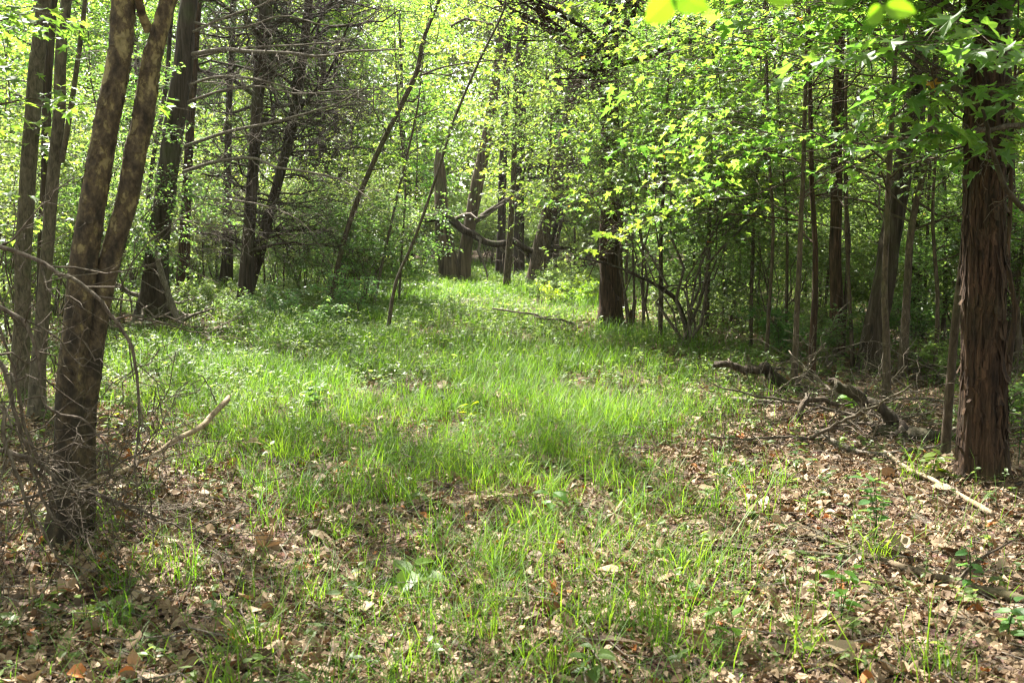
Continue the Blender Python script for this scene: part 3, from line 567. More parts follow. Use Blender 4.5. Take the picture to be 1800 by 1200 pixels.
tree('maple_sapling', 'thin maple stem at the front corner of the right thicket', [(1345, 640, 12), (1352, 520, 9), (1358, 400, 9), (1352, 250, 8)], 'brown_bark', 6.5, 9, .04, .3, 'maple', crown_kw=mp(lo=1.4, hi=6.5, n=34, L=2.2, bias=(-.4, -.1, 0)), crown_mat='maple', wig=.02)
tree('cedar_tree', 'reddish furrowed trunk behind the maple stems right of the path', [(1473, 628, 34), (1471, 540, 26), (1470, 430, 24), (1470, 300, 22), (1474, 100, 20)], 'cedar', 12, 16, .08, .25, 'high', nr=9)
tree('hickory_tree', 'big dark trunk slanting to the right behind the maple stems', [(1532, 650, 66), (1540, 580, 48), (1552, 500, 43), (1568, 400, 39), (1586, 300, 36), (1605, 200, 32), (1628, 60, 28)], 'dark_cedar', 13, 20, .08, .25, 'high', step=.12, nr=11)
tree('cedar_tree', 'dim dark trunk deep behind the big slanting trunk', [(1612, 600, 26), (1610, 480, 22), (1612, 350, 20), (1620, 150, 18)], 'dark_cedar', 12, 12, .08, .2, 'high')

def cedar2(P, Rd, root, w, rng, b):
    Y = b[1]; flakes(w, P, Rd, 1100, .40, .014, .018, rng, 3.6); flakes(w, P, Rd, 260, .22, .03, .03, rng, 3.6)
    for spec, r0, dy in [([(1705, 178), (1670, 150), (1610, 115), (1550, 70), (1500, 30)], .018, .5), ([(1700, 150), (1660, 125), (1600, 90), (1570, 55)], .012, .3),
                         ([(1705, 50), (1680, 25), (1640, -10), (1600, -60)], .016, .2), ([(1770, 80), (1800, 60), (1850, 20)], .012, -.2), ([(1762, 160), (1800, 120), (1860, 90)], .01, -.2)]:
        dead_limb(root, b, spec, Y - .02, r0, rng, 'twig', dy, 9, .35, 8, sub=3)
tree('cedar_tree', 'large reddish cedar trunk with shredding bark at the right front', [(1727, 834, 90), (1727, 790, 78), (1727, 700, 73), (1727, 580, 69), (1728, 420, 67), (1731, 280, 64), (1731, 120, 58), (1730, 0, 53)], 'cedar', 12, 120, .10, .45, 'high', extra=cedar2, step=.04, nr=23, crown_kw=dict(spread=6.5, nl=26, nt=12, nleaf=12, size=.15, bias=(-.25, -.55, 0)), z0=4.6, wig=.006)  # unseen upper crown reaches over the camera to keep sky light off
tree('maple_sapling', 'smooth grey green stem rising in front of the large right cedar', [(1735, 815, 9), (1715, 600, 10), (1722, 450, 12), (1742, 280, 15), (1757, 150, 17), (1770, 40, 17), (1775, -20, 16)], 'grey_bark', 4.6, 14, .03, .2, 'maple', crown_kw=mp(lo=1.9, hi=4.4, n=20, L=1.7, nt=9, nleaf=7, size=.125, bias=(-.75, -.22, .08)), crown_mat='maple', wig=.006, step=.08)
tree('vine', 'curved woody vine hanging behind the large right cedar', [(1765, 705, 16), (1776, 600, 14), (1782, 540, 13), (1768, 470, 12), (1772, 380, 11)], 'cedar', 4, 10, .05, .2, cat='vine')
tree('cedar_tree', 'shaded trunk half hidden behind the right side of the large cedar', [(1778, 640, 40), (1775, 500, 36), (1770, 350, 34), (1765, 150, 30)], 'dark_cedar', 11, 14, .08, .2, 'high')

# dead limbs reaching into the picture at the right edge
YR = G(1728, 838)[1]
pole('dead_branch', 'dark bare branch curving down at the right edge before the cedar', [(1730, 195), (1736, 225), (1742, 262), (1765, 320), (1785, 355), (1810, 385), (1850, 440), (1880, 560), (1890, 800)], YR - .9, .3, .007, .02, 'dark_cedar', 'branch', 9, 7, .3, 30, 'twig')
pole('dead_branch', 'short pale ended branch crossing level before the large cedar', [(1664, 238), (1700, 236), (1740, 226), (1800, 222), (1900, 215)], YR - .7, .3, .012, .018, 'twig', 'branch', 9, 3, .2, 18)

# ------------------------------------------------------------------ shrubs, saplings and background trees: build one of each kind, then copy it
def make_shrub(seed, H=2.6, stems=9, size=.045, tpl=DIAM, mat='small', label='', spread=.45, nb=9, nt=6, nleaf=13, thick=.012, name='shrub', t0=.25):
    rng = np.random.default_rng(seed); root = empty(name, (0, 0, 0), label, 'shrub'); w = MB(); a0 = rng.random(stems) * 6.283
    P = []
    s = np.linspace(0, 1, 9)
    for a in a0:
        h = H * rng.uniform(.55, 1.); o = H * spread * rng.uniform(.3, 1.2)
        P.append(np.stack([np.cos(a) * (.06 + o * s ** 1.6), np.sin(a) * (.06 + o * s ** 1.6), -.05 + h * (s ** .85) - .25 * h * s ** 3 * rng.random()], -1) + rng.normal(size=(9, 3)) * .02 * H)
    P = np.array(P); Rr = thick * (1 - .75 * s)[None] * rng.uniform(.6, 1.2, (stems, 1)); w.tubes(P, Rr, 6)
    a, ra = sprout(P, Rr, nb, t0, 1, H * .38, .9, rng, 5, up=.1, droop=.2, rs=.5, rmin=.002); w.tubes(a, ra, 4)
    c, rc = sprout(a, ra, nt, .15, 1, H * .16, .8, rng, 4, droop=.1, rs=.5, rmin=.0016); w.tubes(c, rc, 3)
    w.build('stem', M['twig'], root, smooth=True)
    p, d, n = leaf_sites(np.concatenate([c, a[:, 1:6]]), nleaf, rng, droop=.2, tilt=.45); lb = MB()
    lb.leaves(p + rng.normal(size=p.shape) * .02, d, n, size * (.55 + .7 * rng.random(len(p))), tpl, rng); lb.build('foliage', M[mat], root)
    return root
def make_sapling(seed, H=5., size=.075, leafy=1., mat='small', label='', thick=.022, tpl=DIAM):
    rng = np.random.default_rng(seed); root = empty('sapling', (0, 0, 0), label, 'sapling'); w = MB(); s = np.linspace(0, 1, 14)
    P = np.stack([.12 * H * (fbm(s * 2.5 + seed, s * 0) - .5) * s + .1 * H * rng.uniform(-1, 1) * s ** 2, .12 * H * (fbm(s * 2.5 + seed, s * 0 + 5) - .5) * s, -.1 + H * s], -1); Rr = thick * (1 - .8 * s)
    w.tubes(P, Rr, 8); a, ra = sprout(P, Rr, int(18), .28, 1, H * .26, 1.1, rng, 6, flat=.3, up=.2, rs=.45, rmin=.003); w.tubes(a, ra, 5)
    c, rc = sprout(a, ra, 6, .2, 1, H * .1, .8, rng, 4, flat=.4, rs=.5, rmin=.002); w.tubes(c, rc, 3); w.build('trunk', M['brown_bark'], root, smooth=True)
    p, d, n = leaf_sites(np.concatenate([c, a[:, 2:7]]), int(7 * leafy), rng, droop=.3); lb = MB(); lb.leaves(p, d, n, size * (.55 + .7 * rng.random(len(p))), tpl, rng); lb.build('crown', M[mat], root)
    return root
def make_maple(seed, H=6.5, label='', size=.115, n=38, L=2.1, tpl=MAPLE2):
    rng = np.random.default_rng(seed); root = empty('young_maple', (0, 0, 0), label, 'tree'); w = MB(); s = np.linspace(0, 1, 16)
    P = np.stack([.1 * H * (fbm(s * 2 + seed, s * 0) - .5) * s, .1 * H * (fbm(s * 2 + seed, s * 0 + 5) - .5) * s, -.1 + H * s], -1); Rr = .04 * (1 - .85 * s)
    w.tubes(P, Rr, 9); lb = maple_layers(P, Rr, H * .22, H, rng, w, n, L, None, size, 8, 7, tpl); w.build('trunk', M['brown_bark'], root, smooth=True); lb.build('crown', M['maple'], root)
    return root
def make_bigtree(seed, H=12., label='', size=.15, mat='canopy'):
    rng = np.random.default_rng(seed); root = empty('background_tree', (0, 0, 0), label, 'tree'); w = MB(); s = np.linspace(0, 1, 16)
    P = np.stack([.12 * H * (fbm(s * 2 + seed, s * 0) - .5) * s, .1 * H * (fbm(s * 2 + seed, s * 0 + 5) - .5) * s, -.2 + H * s], -1); Rr = .16 * (1 - .85 * s)
    trunk_mesh(w, P, Rr, 12, .08, 9, flare=.4)
    a, ra = sprout(P, Rr, 44, .08, .98, 3.1, 1.2, rng, 6, up=.2, droop=.2, rs=.35, rmin=.006); w.tubes(a, ra, 5)
    c, rc = sprout(a, ra, 9, .2, 1, 1.15, .8, rng, 4, flat=.4, droop=.15, rs=.5, rmin=.003); w.tubes(c, rc, 3); w.build('trunk', M['dark_cedar'], root, smooth=True)
    p, d, n = leaf_sites(c, 20, rng, droop=.3); p = p + rng.normal(size=p.shape) * .12
    lb = MB(); lb.leaves(p, d, n, size * (.5 + .7 * rng.random(len(p))), DIAM, rng); lb.build('crown', M[mat], root)
    return root

rg = np.random.default_rng(21)
class Kind:
    def __init__(s, makers): s.protos = makers; s.used = [False] * len(makers); s.k = 0
    def place(s, loc, rz, sc, label, group):
        i = s.k % len(s.protos); s.k += 1; p = s.protos[i]
        if not s.used[i]:
            s.used[i] = True; p.location = loc; p.rotation_euler = (0, 0, rz); p.scale = (sc[0], sc[0], sc[1]); p['label'] = label; p['group'] = group; return p
        return dup(p, loc, rz, sc, label, group)
honey = Kind([make_shrub(31, 2.7, 10, .055), make_shrub(32, 2.9, 11, .05), make_shrub(33, 2.4, 9, .06), make_shrub(34, 3.0, 10, .055)])
low = Kind([make_shrub(41, 1.0, 7, .05, OVAL, 'herb', nb=6, nt=3, nleaf=7, thick=.006, name='low_shrub'), make_shrub(42, .8, 7, .055, OVAL, 'herb', nb=6, nt=3, nleaf=7, thick=.006, name='low_shrub')])
sapl = Kind([make_sapling(51, 5.5), make_sapling(52, 4.8, leafy=.7), make_sapling(53, 6.2, leafy=.8), make_sapling(54, 4.2, leafy=1.2)])
mapl = Kind([make_maple(61, 6.5), make_maple(62, 7.2), make_maple(63, 5.6)])
bigt = Kind([make_bigtree(71, 12.), make_bigtree(72, 13.5), make_bigtree(73, 11.)])

def scatter(kind, spots, s0, s1, label, group):
    for px, Yd in spots:
        p = GD(px, Yd); f = rg.uniform(s0, s1); kind.place(p, rg.uniform(0, 6.28), (f * rg.uniform(.9, 1.15), f), label, group)
# small leaved shrubs
scatter(honey, [(355, 23), (480, 23), (530, 22), (600, 19.5), (640, 19), (560, 24), (640, 23), (430, 26), (670, 26), (500, 28), (610, 28), (400, 31), (480, 32), (560, 32), (640, 31), (580, 21.5), (520, 25), (330, 28), (380, 25), (650, 27), (540, 35), (690, 35), (450, 29)], .75, 1.1, 'small leaved shrub in the thicket left of the grass path', 'shrubs left of the path')
scatter(honey, [(20, 12), (100, 15), (190, 14), (-40, 15), (230, 21), (150, 22), (40, 24), (300, 25), (60, 18), (250, 29), (120, 28), (0, 29), (210, 33), (290, 34)], .8, 1.3, 'small leaved shrub in the shade behind the sycamore and grey trunks', 'shrubs behind the left trunks')
scatter(honey, [(745, 37), (850, 36), (900, 38), (985, 35), (1040, 33), (1060, 27), (820, 41), (940, 42), (700, 38), (790, 38), (870, 39), (1030, 38), (1090, 33), (930, 37.5), (970, 44), (780, 44), (860, 47), (1060, 45), (1100, 40)], .9, 1.35, 'small leaved shrub behind the trunks at the path end', 'shrubs at the path end')
scatter(honey, [(1230, 19), (1310, 21), (1390, 18), (1460, 22), (1540, 16), (1630, 18), (1700, 16), (1780, 14), (1850, 13), (1280, 26), (1480, 27), (1120, 28), (1660, 25), (1340, 24), (1430, 25), (1590, 20), (1720, 21), (1150, 33), (1250, 34), (1350, 32), (1450, 33), (1550, 31), (1650, 32), (1760, 28), (1290, 15), (1440, 14.5), (1530, 12.5), (1625, 13), (1240, 16), (1690, 11), (1760, 10.5), (1360, 12.8)], .55, .95, 'small leaved shrub in the right hand thicket behind the maple stems', 'shrubs in the right thicket')
big_h = make_shrub(35, 3.9, 10, .055, OVAL, 'herb', '', .40, 14, 7, 10, .02, 'honeysuckle_bush', .5)
pb = GD(1200, G(1212, 612)[1]); big_h.location = pb; big_h['label'] = 'large arching small leaved bush just right of the straight dark brown trunk'
crown_b = make_shrub(36, 5.6, 6, .046, OVAL, 'herb', '', .3, 17, 9, 15, .02, 'honeysuckle_bush', .6); crown_b.location = GD(1128, 14.2); crown_b['label'] = 'tall small leaved bush whose crown hides the straight dark brown trunk'
scatter(low, [(500, 15), (560, 14), (430, 14.5), (380, 16.5), (620, 16), (330, 15.5), (520, 17)], .7, 1.05, 'low leafy bush at the left edge of the grass', 'low bushes left of the grass')
scatter(low, [(1010, 22), (980, 25), (985, 20.5), (1040, 24)], .7, 1.05, 'low pale leafy bush left of the straight dark brown trunk', 'low bushes by the straight trunk')
scatter(low, [(1180, 15), (1300, 13.5), (1360, 12.5), (1440, 12), (1520, 11), (1600, 10.5), (1660, 9.5), (1260, 16), (1400, 15), (1230, 14.2), (1790, 7.2), (1330, 14.8), (1480, 12.4), (1560, 12), (1640, 11.5), (1700, 10), (1380, 11.2), (1450, 10.2)], .5, .95, 'low leafy bush on the litter under the maple stems', 'low bushes under the maples')
scatter(sapl, [(1235, 17), (1270, 14.5), (1300, 19), (1330, 15), (1375, 21), (1440, 17), (1450, 24), (1510, 20), (1535, 14), (1645, 14), (1655, 11), (1690, 19), (1785, 10), (1640, 22), (1255, 23), (1580, 24), (1215, 15.5), (1320, 12.5), (1380, 11.5), (1450, 13), (1480, 11), (1545, 11.5), (1620, 12), (1640, 9.5), (1415, 18), (1350, 17), (1600, 17), (1525, 16.5), (1680, 13), (1795, 12)], .8, 1.15, 'thin sapling stem deep in the right hand thicket', 'thin saplings in the right thicket')
scatter(sapl, [(600, 21), (640, 24), (500, 22), (540, 26), (690, 31), (465, 21), (650, 30), (360, 23)], .8, 1.15, 'thin sapling stem in the thicket left of the grass path', 'thin saplings left of the path')
scatter(sapl, [(10, 17), (130, 20), (200, 17), (170, 26), (60, 30), (250, 28)], .8, 1.15, 'thin sapling stem behind the sycamore and grey trunks', 'thin saplings behind the left trunks')
scatter(mapl, [(1130, 20.5), (960, 24),  (1010, 31), (1100, 23), (1240, 13.5), (1290, 16.5), (730, 31), (900, 33), (1160, 13.0)], .85, 1.1, 'young maple with bright layered leaves above the path end', 'young maples above the path end')
scatter(mapl, [(1610, 15.5), (1720, 13), (1800, 11), (1480, 17)], .8, 1.05, 'young maple with layered leaves in the shade behind the large right cedar', 'young maples in the right thicket')
scatter(mapl, [(-190, 6.0), (-150, 9), (30, 19), (180, 24), (330, 27)], .75, 1.0, 'young maple with drooping leaf layers at the left edge of the wood', 'young maples at the left edge')
spots = []
for row, (Yd, n, a, c) in enumerate([(32, 8, -250, 2050), (37, 10, -300, 2100), (43, 12, -200, 2000), (50, 13, -200, 2000), (57, 14, -150, 1950)]):
    for q in range(n):
        px = a + (c - a) * (q + .5 * (row % 2) + rg.uniform(-.25, .25)) / n; spots.append((px, Yd + rg.uniform(-2, 2)))
scatter(bigt, spots, .85, 1.15, 'tall sunlit leafy tree far back in the wood', 'far trees behind the clearing')

pale = Kind([make_shrub(43, .9, 7, .06, OVAL, 'fresh', nb=6, nt=3, nleaf=7, thick=.006, name='low_shrub')])  # paler leaf colour stands in for the sun patch by the trunk
scatter(pale, [(975, 19.6), (1012, 18.7), (1030, 20.2), (1000, 21.3)], .55, .85, 'low bush with leaves coloured paler green as if sunlit, beside the straight dark brown trunk', 'low bushes in sunlit colour by the straight trunk')

# the wood beyond and an unseen shading leaf arc, one mass
fw = MB(); r = np.random.default_rng(5); n = 170000
th = r.uniform(-.78, .78, n); dist = r.uniform(60, 72, n); z = r.random(n) ** 1.1 * 23 * (.75 + .35 * fbm(th * 14 + 3, th * 0 + 2))
p = np.stack([np.sin(th) * dist, np.cos(th) * dist, 1.2 + z], -1); p += r.normal(size=p.shape) * .4
d = r.normal(size=p.shape); d[:, 2] = -np.abs(d[:, 2]) * .6; nn = r.normal(size=p.shape); nn[:, 2] = np.abs(nn[:, 2]) + .4
fw.leaves(p, d, nn, r.uniform(.28, .55, n), DIAM, r)
n = 80000; th = r.uniform(.75, 6.283 - .75, n); dist = r.uniform(15, 24, n); z = r.random(n) * 14 * (.75 + .4 * fbm(th * 9 + 3, th * 0 + 7))   # rest of the wood behind the camera, unseen leaves added to block sky light
p = np.stack([np.sin(th) * dist * 1.15, np.cos(th) * dist * np.where(np.cos(th) > 0, 1.3, 1.), .3 + z], -1) + r.normal(size=(n, 3)) * .3
p = p[(p[:, 1] < 16) & ((np.abs(p[:, 0]) > .62 * np.maximum(p[:, 1], 0) + 3))]; n = len(p); d = r.normal(size=p.shape); d[:, 2] = -np.abs(d[:, 2]) * .6; nn = r.normal(size=p.shape); nn[:, 2] = np.abs(nn[:, 2]) + .4
fw.leaves(p, d, nn, r.uniform(.22, .4, n), DIAM, r)
tag(fw.build('far_wood_and_shade_arc', M['canopy']), 'distant sunlit green wood closing off the view, with unseen shading leaves added behind the camera', 'wood', None, 'stuff')
# ------------------------------------------------------------------ forest floor: litter, grass, herbs, twigs
def px_of(x, y): return 900 + FPX * x / (y * .994 + .17)
def grass_mask(x, y):
    px = px_of(x, y); yy = np.array([2.5, 3.6, 5, 6.6, 8.5, 11, 16, 22, 29, 36])
    lo = np.interp(y, yy, [620, 600, 540, 360, 220, 190, 480, 640, 700, 780]); hi = np.interp(y, yy, [1260, 1260, 1230, 1200, 1230, 1250, 1080, 1040, 1010, 960])
    st = np.interp(y, yy, [.3, .38, .62, .88, .97, 1, 1, 1, 1, .8]); out = np.interp(y, yy, [.07, .08, .10, .12, .13, .15, .22, .3, .4, .4]); out = np.where((px > 1260) & (y < 24), out * .45, out)
    sw = 110 + 130 * np.clip(8 / y, 0, 1.5); a = np.clip((px - lo) / sw + .5, 0, 1) * np.clip((hi - px) / sw + .5, 0, 1)
    res = out + (st - out) * a
    bare = np.exp(-((px - 1075) / 120) ** 2 - ((y - 16.2) / 2.2) ** 2)
    return res * (1 - .85 * bare)
def field(n, rho_pow, y0, y1, r, xpad=.62):
    u = r.random(n); e = 2 - rho_pow; y = (y0 ** e + u * (y1 ** e - y0 ** e)) ** (1 / e)
    x = (r.random(n) * 2 - 1) * (xpad * y + .5); return x, y
r = np.random.default_rng(77)
def blades(mb, x, y, h, wd, r, tint):
    n = len(x); z = gz(x, y) - .01; az = r.random(n) * 6.283; lean = np.abs(r.normal(size=n)) * .36 + .05; cur = r.uniform(.1, 1.1, n)
    dx, dy = np.cos(az), np.sin(az); px_, py_ = -dy, dx; V = []
    for s, wf in ((0, .8), (.35, 1), (.7, .75), (1, 0)):
        o = h * (lean * s + cur * s * s * s * .8); zz = z + h * (s - .28 * cur * s ** 3)
        for sg in ((-1, 1) if wf else (0,)):
            V.append(np.stack([x + dx * o + px_ * wd * wf * .5 * sg, y + dy * o + py_ * wd * wf * .5 * sg, zz], -1))
    V = np.stack(V, 1); o = (np.arange(n) * 7)[:, None, None]
    mb.add(V.reshape(-1, 3), (np.array([[4, 5, 6]])[None] + o).reshape(-1, 3), (np.array([[0, 1, 3, 2], [2, 3, 5, 4]])[None] + o).reshape(-1, 4), np.repeat(tint, 7))
gm = MB()
x, y = field(560000, 1.25, 2.7, 42, r)
cl = fbm(x * 1.1 + 20, y * 1.1 + 20, 3); fine = vnoise(x * 7 + 3, y * 7 + 9)
dens = grass_mask(x, y) * np.clip((cl - .30) * 4.5, 0.08, 1.15) * np.where(y < 9, .35 + 1.1 * fine, .6 + .6 * fine)
k = r.random(len(x)) < dens; x, y, cl = x[k], y[k], cl[k]
h = (.05 + .22 * r.random(len(x)) ** 1.6) * (.6 + .9 * cl) * np.interp(y, [3, 8, 20], [.8, 1.05, 1.25]); wd = r.uniform(.0017, .0041, len(x)) * np.clip(y / 6, .9, 5) ** .75
blades(gm, x, y, h, wd, r, np.clip(r.random(len(x)) * .75 + .45 * (fbm(x * .6, y * .6) - .3), 0, 1))
# tufts in the foreground
tx, ty = field(950, 1.1, 2.9, 11, r); km = r.random(950) < grass_mask(tx, ty) * 1.3; tx, ty = tx[km], ty[km]
extra = [G(a, b) for a, b in [(215, 1040), (330, 1030), (470, 925), (1115, 900), (1240, 1010), (860, 1120), (985, 1190), (1420, 1150), (640, 880), (760, 960), (1330, 905), (1640, 1190), (540, 900), (1545, 985), (900, 1000), (440, 1150)]]
tx = np.concatenate([tx, [e[0] for e in extra]]); ty = np.concatenate([ty, [e[1] for e in extra]]); ts = r.uniform(.6, 1.15, len(tx)); ts[-len(extra):] = 1.25
nb = 46; x = np.repeat(tx, nb) + r.normal(size=len(tx) * nb) * np.repeat(ts, nb) * .045; y = np.repeat(ty, nb) + r.normal(size=len(tx) * nb) * np.repeat(ts, nb) * .045
blades(gm, x, y, np.repeat(ts, nb) * (.07 + .25 * r.random(len(x)) ** 1.3), r.uniform(.002, .0048, len(x)), r, np.clip(np.repeat(r.random(len(tx)) * .5 + .25, nb) + r.random(len(x)) * .35, 0, .94))
tag(gm.build('grass', M['grass']), 'bright green grass in tufts and patches along the path', 'grass', None, 'stuff')

# dead leaves
lm = MB()
x, y = field(110000, .9, 2.6, 16, r); dens = np.clip(1.25 - .75 * grass_mask(x, y), .2, 1) * np.clip(.45 + 1.3 * (fbm(x * 1.7, y * 1.7) - .2), .2, 1); k = r.random(len(x)) < dens; x, y = x[k], y[k]; n = len(x)
dd = r.normal(size=(n, 3)); dd[:, 2] = r.normal(size=n) * .22; nn = np.array([0, 0, 1.]) + r.normal(size=(n, 3)) * .42
sz = .016 + .08 * r.random(n) ** 1.8 * np.where(r.random(n) < .06, 1.6, 1); tt = np.clip(r.beta(1.8, 2.3, n), 0, .985); tt[r.random(n) < .015] = 1.
pp = np.stack([x, y, gz(x, y) + r.uniform(.003, .035, n)], -1); kd = r.random(n)
for lo_, hi_, tp_, cr_, wm in ((0, .28, MAPLE, .28, .8), (.28, .72, OAK, .26, .9), (.72, 1, OVAL, .16, 1.5)):
    a = (kd >= lo_) & (kd < hi_); lm.leaves(pp[a], dd[a], nn[a], sz[a], tp_, r, .9, cr_, r.uniform(.55, 1.1, a.sum()) * wm, tt[a])
x, y = field(26000, 1.2, 15, 40, r); k = r.random(len(x)) < np.clip(1.1 - grass_mask(x, y), .1, 1); x, y = x[k], y[k]; n = len(x); dd = r.normal(size=(n, 3)); dd[:, 2] *= .2; nn = np.array([0, 0, 1.]) + r.normal(size=(n, 3)) * .3
lm.leaves(np.stack([x, y, gz(x, y) + .02], -1), dd, nn, r.uniform(.08, .16, n), OVAL, r, .5, .1, None, np.clip(r.beta(2.2, 2., n), 0, .98))
x, y = field(60000, .9, 2.6, 9, r); k = r.random(len(x)) < np.clip(1.2 - .8 * grass_mask(x, y), .2, 1); x, y = x[k], y[k]; n = len(x); dd = r.normal(size=(n, 3)); dd[:, 2] *= .35; nn = np.array([0, 0, 1.]) + r.normal(size=(n, 3)) * .5
lm.leaves(np.stack([x, y, gz(x, y) + r.uniform(.005, .045, n)], -1), dd, nn, r.uniform(.008, .026, n), DIAM, r, .6, .1, r.uniform(.5, 1.6, n), np.clip(r.beta(1.4, 2.2, n), 0, .98))
# the big curled ones in the foreground
sp = [G(a, b) for a, b in [(140, 1050), (440, 975), (270, 1045), (225, 925), (60, 1010), (1060, 915), (980, 1120), (1530, 1000), (1180, 970), (60, 1140), (700, 1190), (330, 1060)]]; n = len(sp); pp = np.array(sp) + [0, 0, .03]
dd = r.normal(size=(n, 3)); dd[:, 2] = .1; nn = np.array([0, -.3, 1.]) + r.normal(size=(n, 3)) * .35; lm.leaves(pp, dd, nn, r.uniform(.12, .17, n), MAPLE, r, .9, .24, None, r.uniform(.15, .6, n))
tag(lm.build('leaf_litter', M['litter']), 'carpet of dry brown fallen leaves on the forest floor', 'leaf litter', None, 'stuff')

# low herbs
hm = MB()
x, y = field(42000, 1.15, 2.8, 36, r); px = px_of(x, y)
dens = .10 + .60 * np.clip((y - 6) / 5, 0, 1) + .3 * ((px < 760) & (y > 8)) ; dens = dens * np.clip((fbm(x * .9 + 70, y * .9 + 70) - .3) * 4, .05, 1.1); k = r.random(len(x)) < dens; x, y = x[k], y[k]; n = len(x)
hh = r.uniform(.03, .17, n) * np.interp(y, [3, 8, 14], [.7, 1.1, 1.7]); sc = np.interp(y, [3, 9, 30], [1., 1.2, 2.6]) * r.uniform(.7, 1.3, n); nl = 7
st = np.stack([np.stack([x, y, gz(x, y) - .01], -1), np.stack([x, y, gz(x, y) + hh * .5], -1), np.stack([x + r.normal(size=n) * .02, y + r.normal(size=n) * .02, gz(x, y) + hh], -1)], 1)
hm.tubes(st, np.tile(np.array([.0018, .0015, .001]), (n, 1)) * sc[:, None], 3, np.full(n, .4))
lp = np.repeat(np.arange(n), nl); f = r.uniform(.45, 1, n * nl); pp = np.stack([x[lp], y[lp], gz(x, y)[lp] + hh[lp] * f], -1); az = r.random(n * nl) * 6.283
dd = np.stack([np.cos(az), np.sin(az), r.uniform(-.3, .5, n * nl)], -1); nn = np.array([0, 0, 1.]) + r.normal(size=(n * nl, 3)) * .3
hm.leaves(pp, dd, nn, sc[lp] * r.uniform(.018, .045, n * nl), OVAL, r, .3, 0, None, np.clip(np.repeat(r.random(n), nl) * .6 + r.random(n * nl) * .4, 0, 1))
tag(hm.build('ground_cover', M['herb']), 'low leafy ground cover growing through grass and litter', 'ground cover', None, 'stuff')

# fine twigs on the floor
tw = MB(); x, y = field(2600, .9, 2.7, 15, r); n = len(x); a = r.random(n) * 6.283; ln = r.uniform(.06, .45, n); s = np.linspace(-.5, .5, 5)
P = np.stack([x[:, None] + np.cos(a)[:, None] * ln[:, None] * s, y[:, None] + np.sin(a)[:, None] * ln[:, None] * s, np.zeros((n, 5))], -1) + r.normal(size=(n, 5, 3)) * (ln * .04)[:, None, None]
P[:, :, 2] = gz(P[:, :, 0], P[:, :, 1]) + .02 + np.abs(r.normal(size=(n, 1))) * .02 + np.abs(P[:, :, 2]); tw.tubes(P, np.tile(np.linspace(1, .5, 5), (n, 1)) * r.uniform(.0012, .004, (n, 1)), 4)
tag(tw.build('twig_litter', M['dead_twig']), 'small dry twigs scattered over the forest floor', 'twigs', None, 'stuff')

# ------------------------------------------------------------------ fallen wood as single things
YL = G(127, 945)[1]
def gpole(name, label, spec, r0, r1, mat, cat, lift=.028, **k):
    """a stick lying on the ground under photo pixels (optionally with height above it)"""
    pts = []
    for s in spec:
        p = G(s[0], s[1]); pts.append((s[0], s[1], p[1]))
    return pole(name, label, pts, 0, 0, r0, r1, mat, cat, lift=lift, **k)
pole('dead_branch', 'dry pale stick leaning up to the right beside the sycamore foot', [(120, 870), (190, 838), (265, 800), (325, 765), (365, 735), (402, 698)], YL - .1, .9, .010, .017, 'pale_wood', 'stick', 9, 0)
pole('dead_log', 'dark rotten log arching off the ground at the thicket edge', [(1255, 638), (1278, 640), (1302, 645), (1325, 648), (1345, 646), (1362, 660), (1385, 682), (1400, 700)], G(1385, 690)[1], .1, .03, .058, 'dark_cedar', 'log', 14, 7, .4, 34, 'twig', ridge=.35, rough=.035)
pole('dead_log', 'reddish brown log sloping down in front of the maple stems', [(1465, 672), (1480, 682), (1510, 695), (1540, 712), (1565, 735), (1590, 765)], G(1575, 760)[1], -.2, .03, .055, 'dark_cedar', 'log', 14, 6, .4, 34, 'twig', ridge=.35, rough=.03)
pole('dead_branch', 'bent branch arching over the litter left of the reddish log', [(1405, 748), (1406, 722), (1414, 706), (1430, 701), (1450, 703), (1475, 712)], G(1405, 750)[1], .2, .025, .018, 'brown_bark', 'branch', 9, 3, .3, 24, 'twig')
gpole('dead_branch', 'long pale bare stick on sunlit litter at the foot of the right cedar', [(1540, 790), (1580, 822), (1625, 845), (1665, 868), (1700, 888), (1745, 915)], .011, .017, 'pale_wood', 'stick')
gpole('fallen_limb', 'mossy fallen limb running to the right edge of the foreground', [(1420, 950), (1480, 972), (1560, 1000), (1640, 1025), (1720, 1050), (1810, 1072)], .011, .022, 'snag_bark', 'fallen limb', ntw=4, L=.3, twmat='twig')
gpole('dead_branch', 'thin dark branch lying across the foreground litter right of centre', [(1180, 968), (1260, 972), (1340, 978), (1430, 985), (1500, 990)], .006, .012, 'twig', 'branch', ntw=5, L=.3)
gpole('dead_branch', 'grey forked branch on the litter right of the reddish log', [(1440, 770), (1480, 790), (1530, 805), (1600, 800), (1660, 790)], .02, .012, 'dead_twig', 'branch', ntw=8, L=.5)
gpole('dead_log', 'dark rotten log half buried left of the right cedar foot', [(1535, 765), (1580, 772), (1630, 778), (1690, 782)], .06, .05, 'dark_cedar', 'log', ridge=.25)
gpole('dead_branch', 'low grey branch on the litter behind the reddish log', [(1290, 708), (1340, 712), (1400, 716), (1460, 718)], .025, .012, 'dead_twig', 'branch', ntw=8, L=.5)
gpole('dead_log', 'mossy log behind the sycamore stems near the dark cedar foot', [(190, 588), (240, 580), (300, 582), (360, 590), (400, 585)], .09, .06, 'snag_bark', 'log', ntw=8, L=.7, twmat='dead_twig')
pole('dead_branch', 'bare pole leaning on the foot of the large dark cedar', [(322, 580), (300, 530), (280, 470), (270, 440)], G(300, 575)[1], .2, .045, .03, 'dead_twig', 'branch', 9, 4, .5)
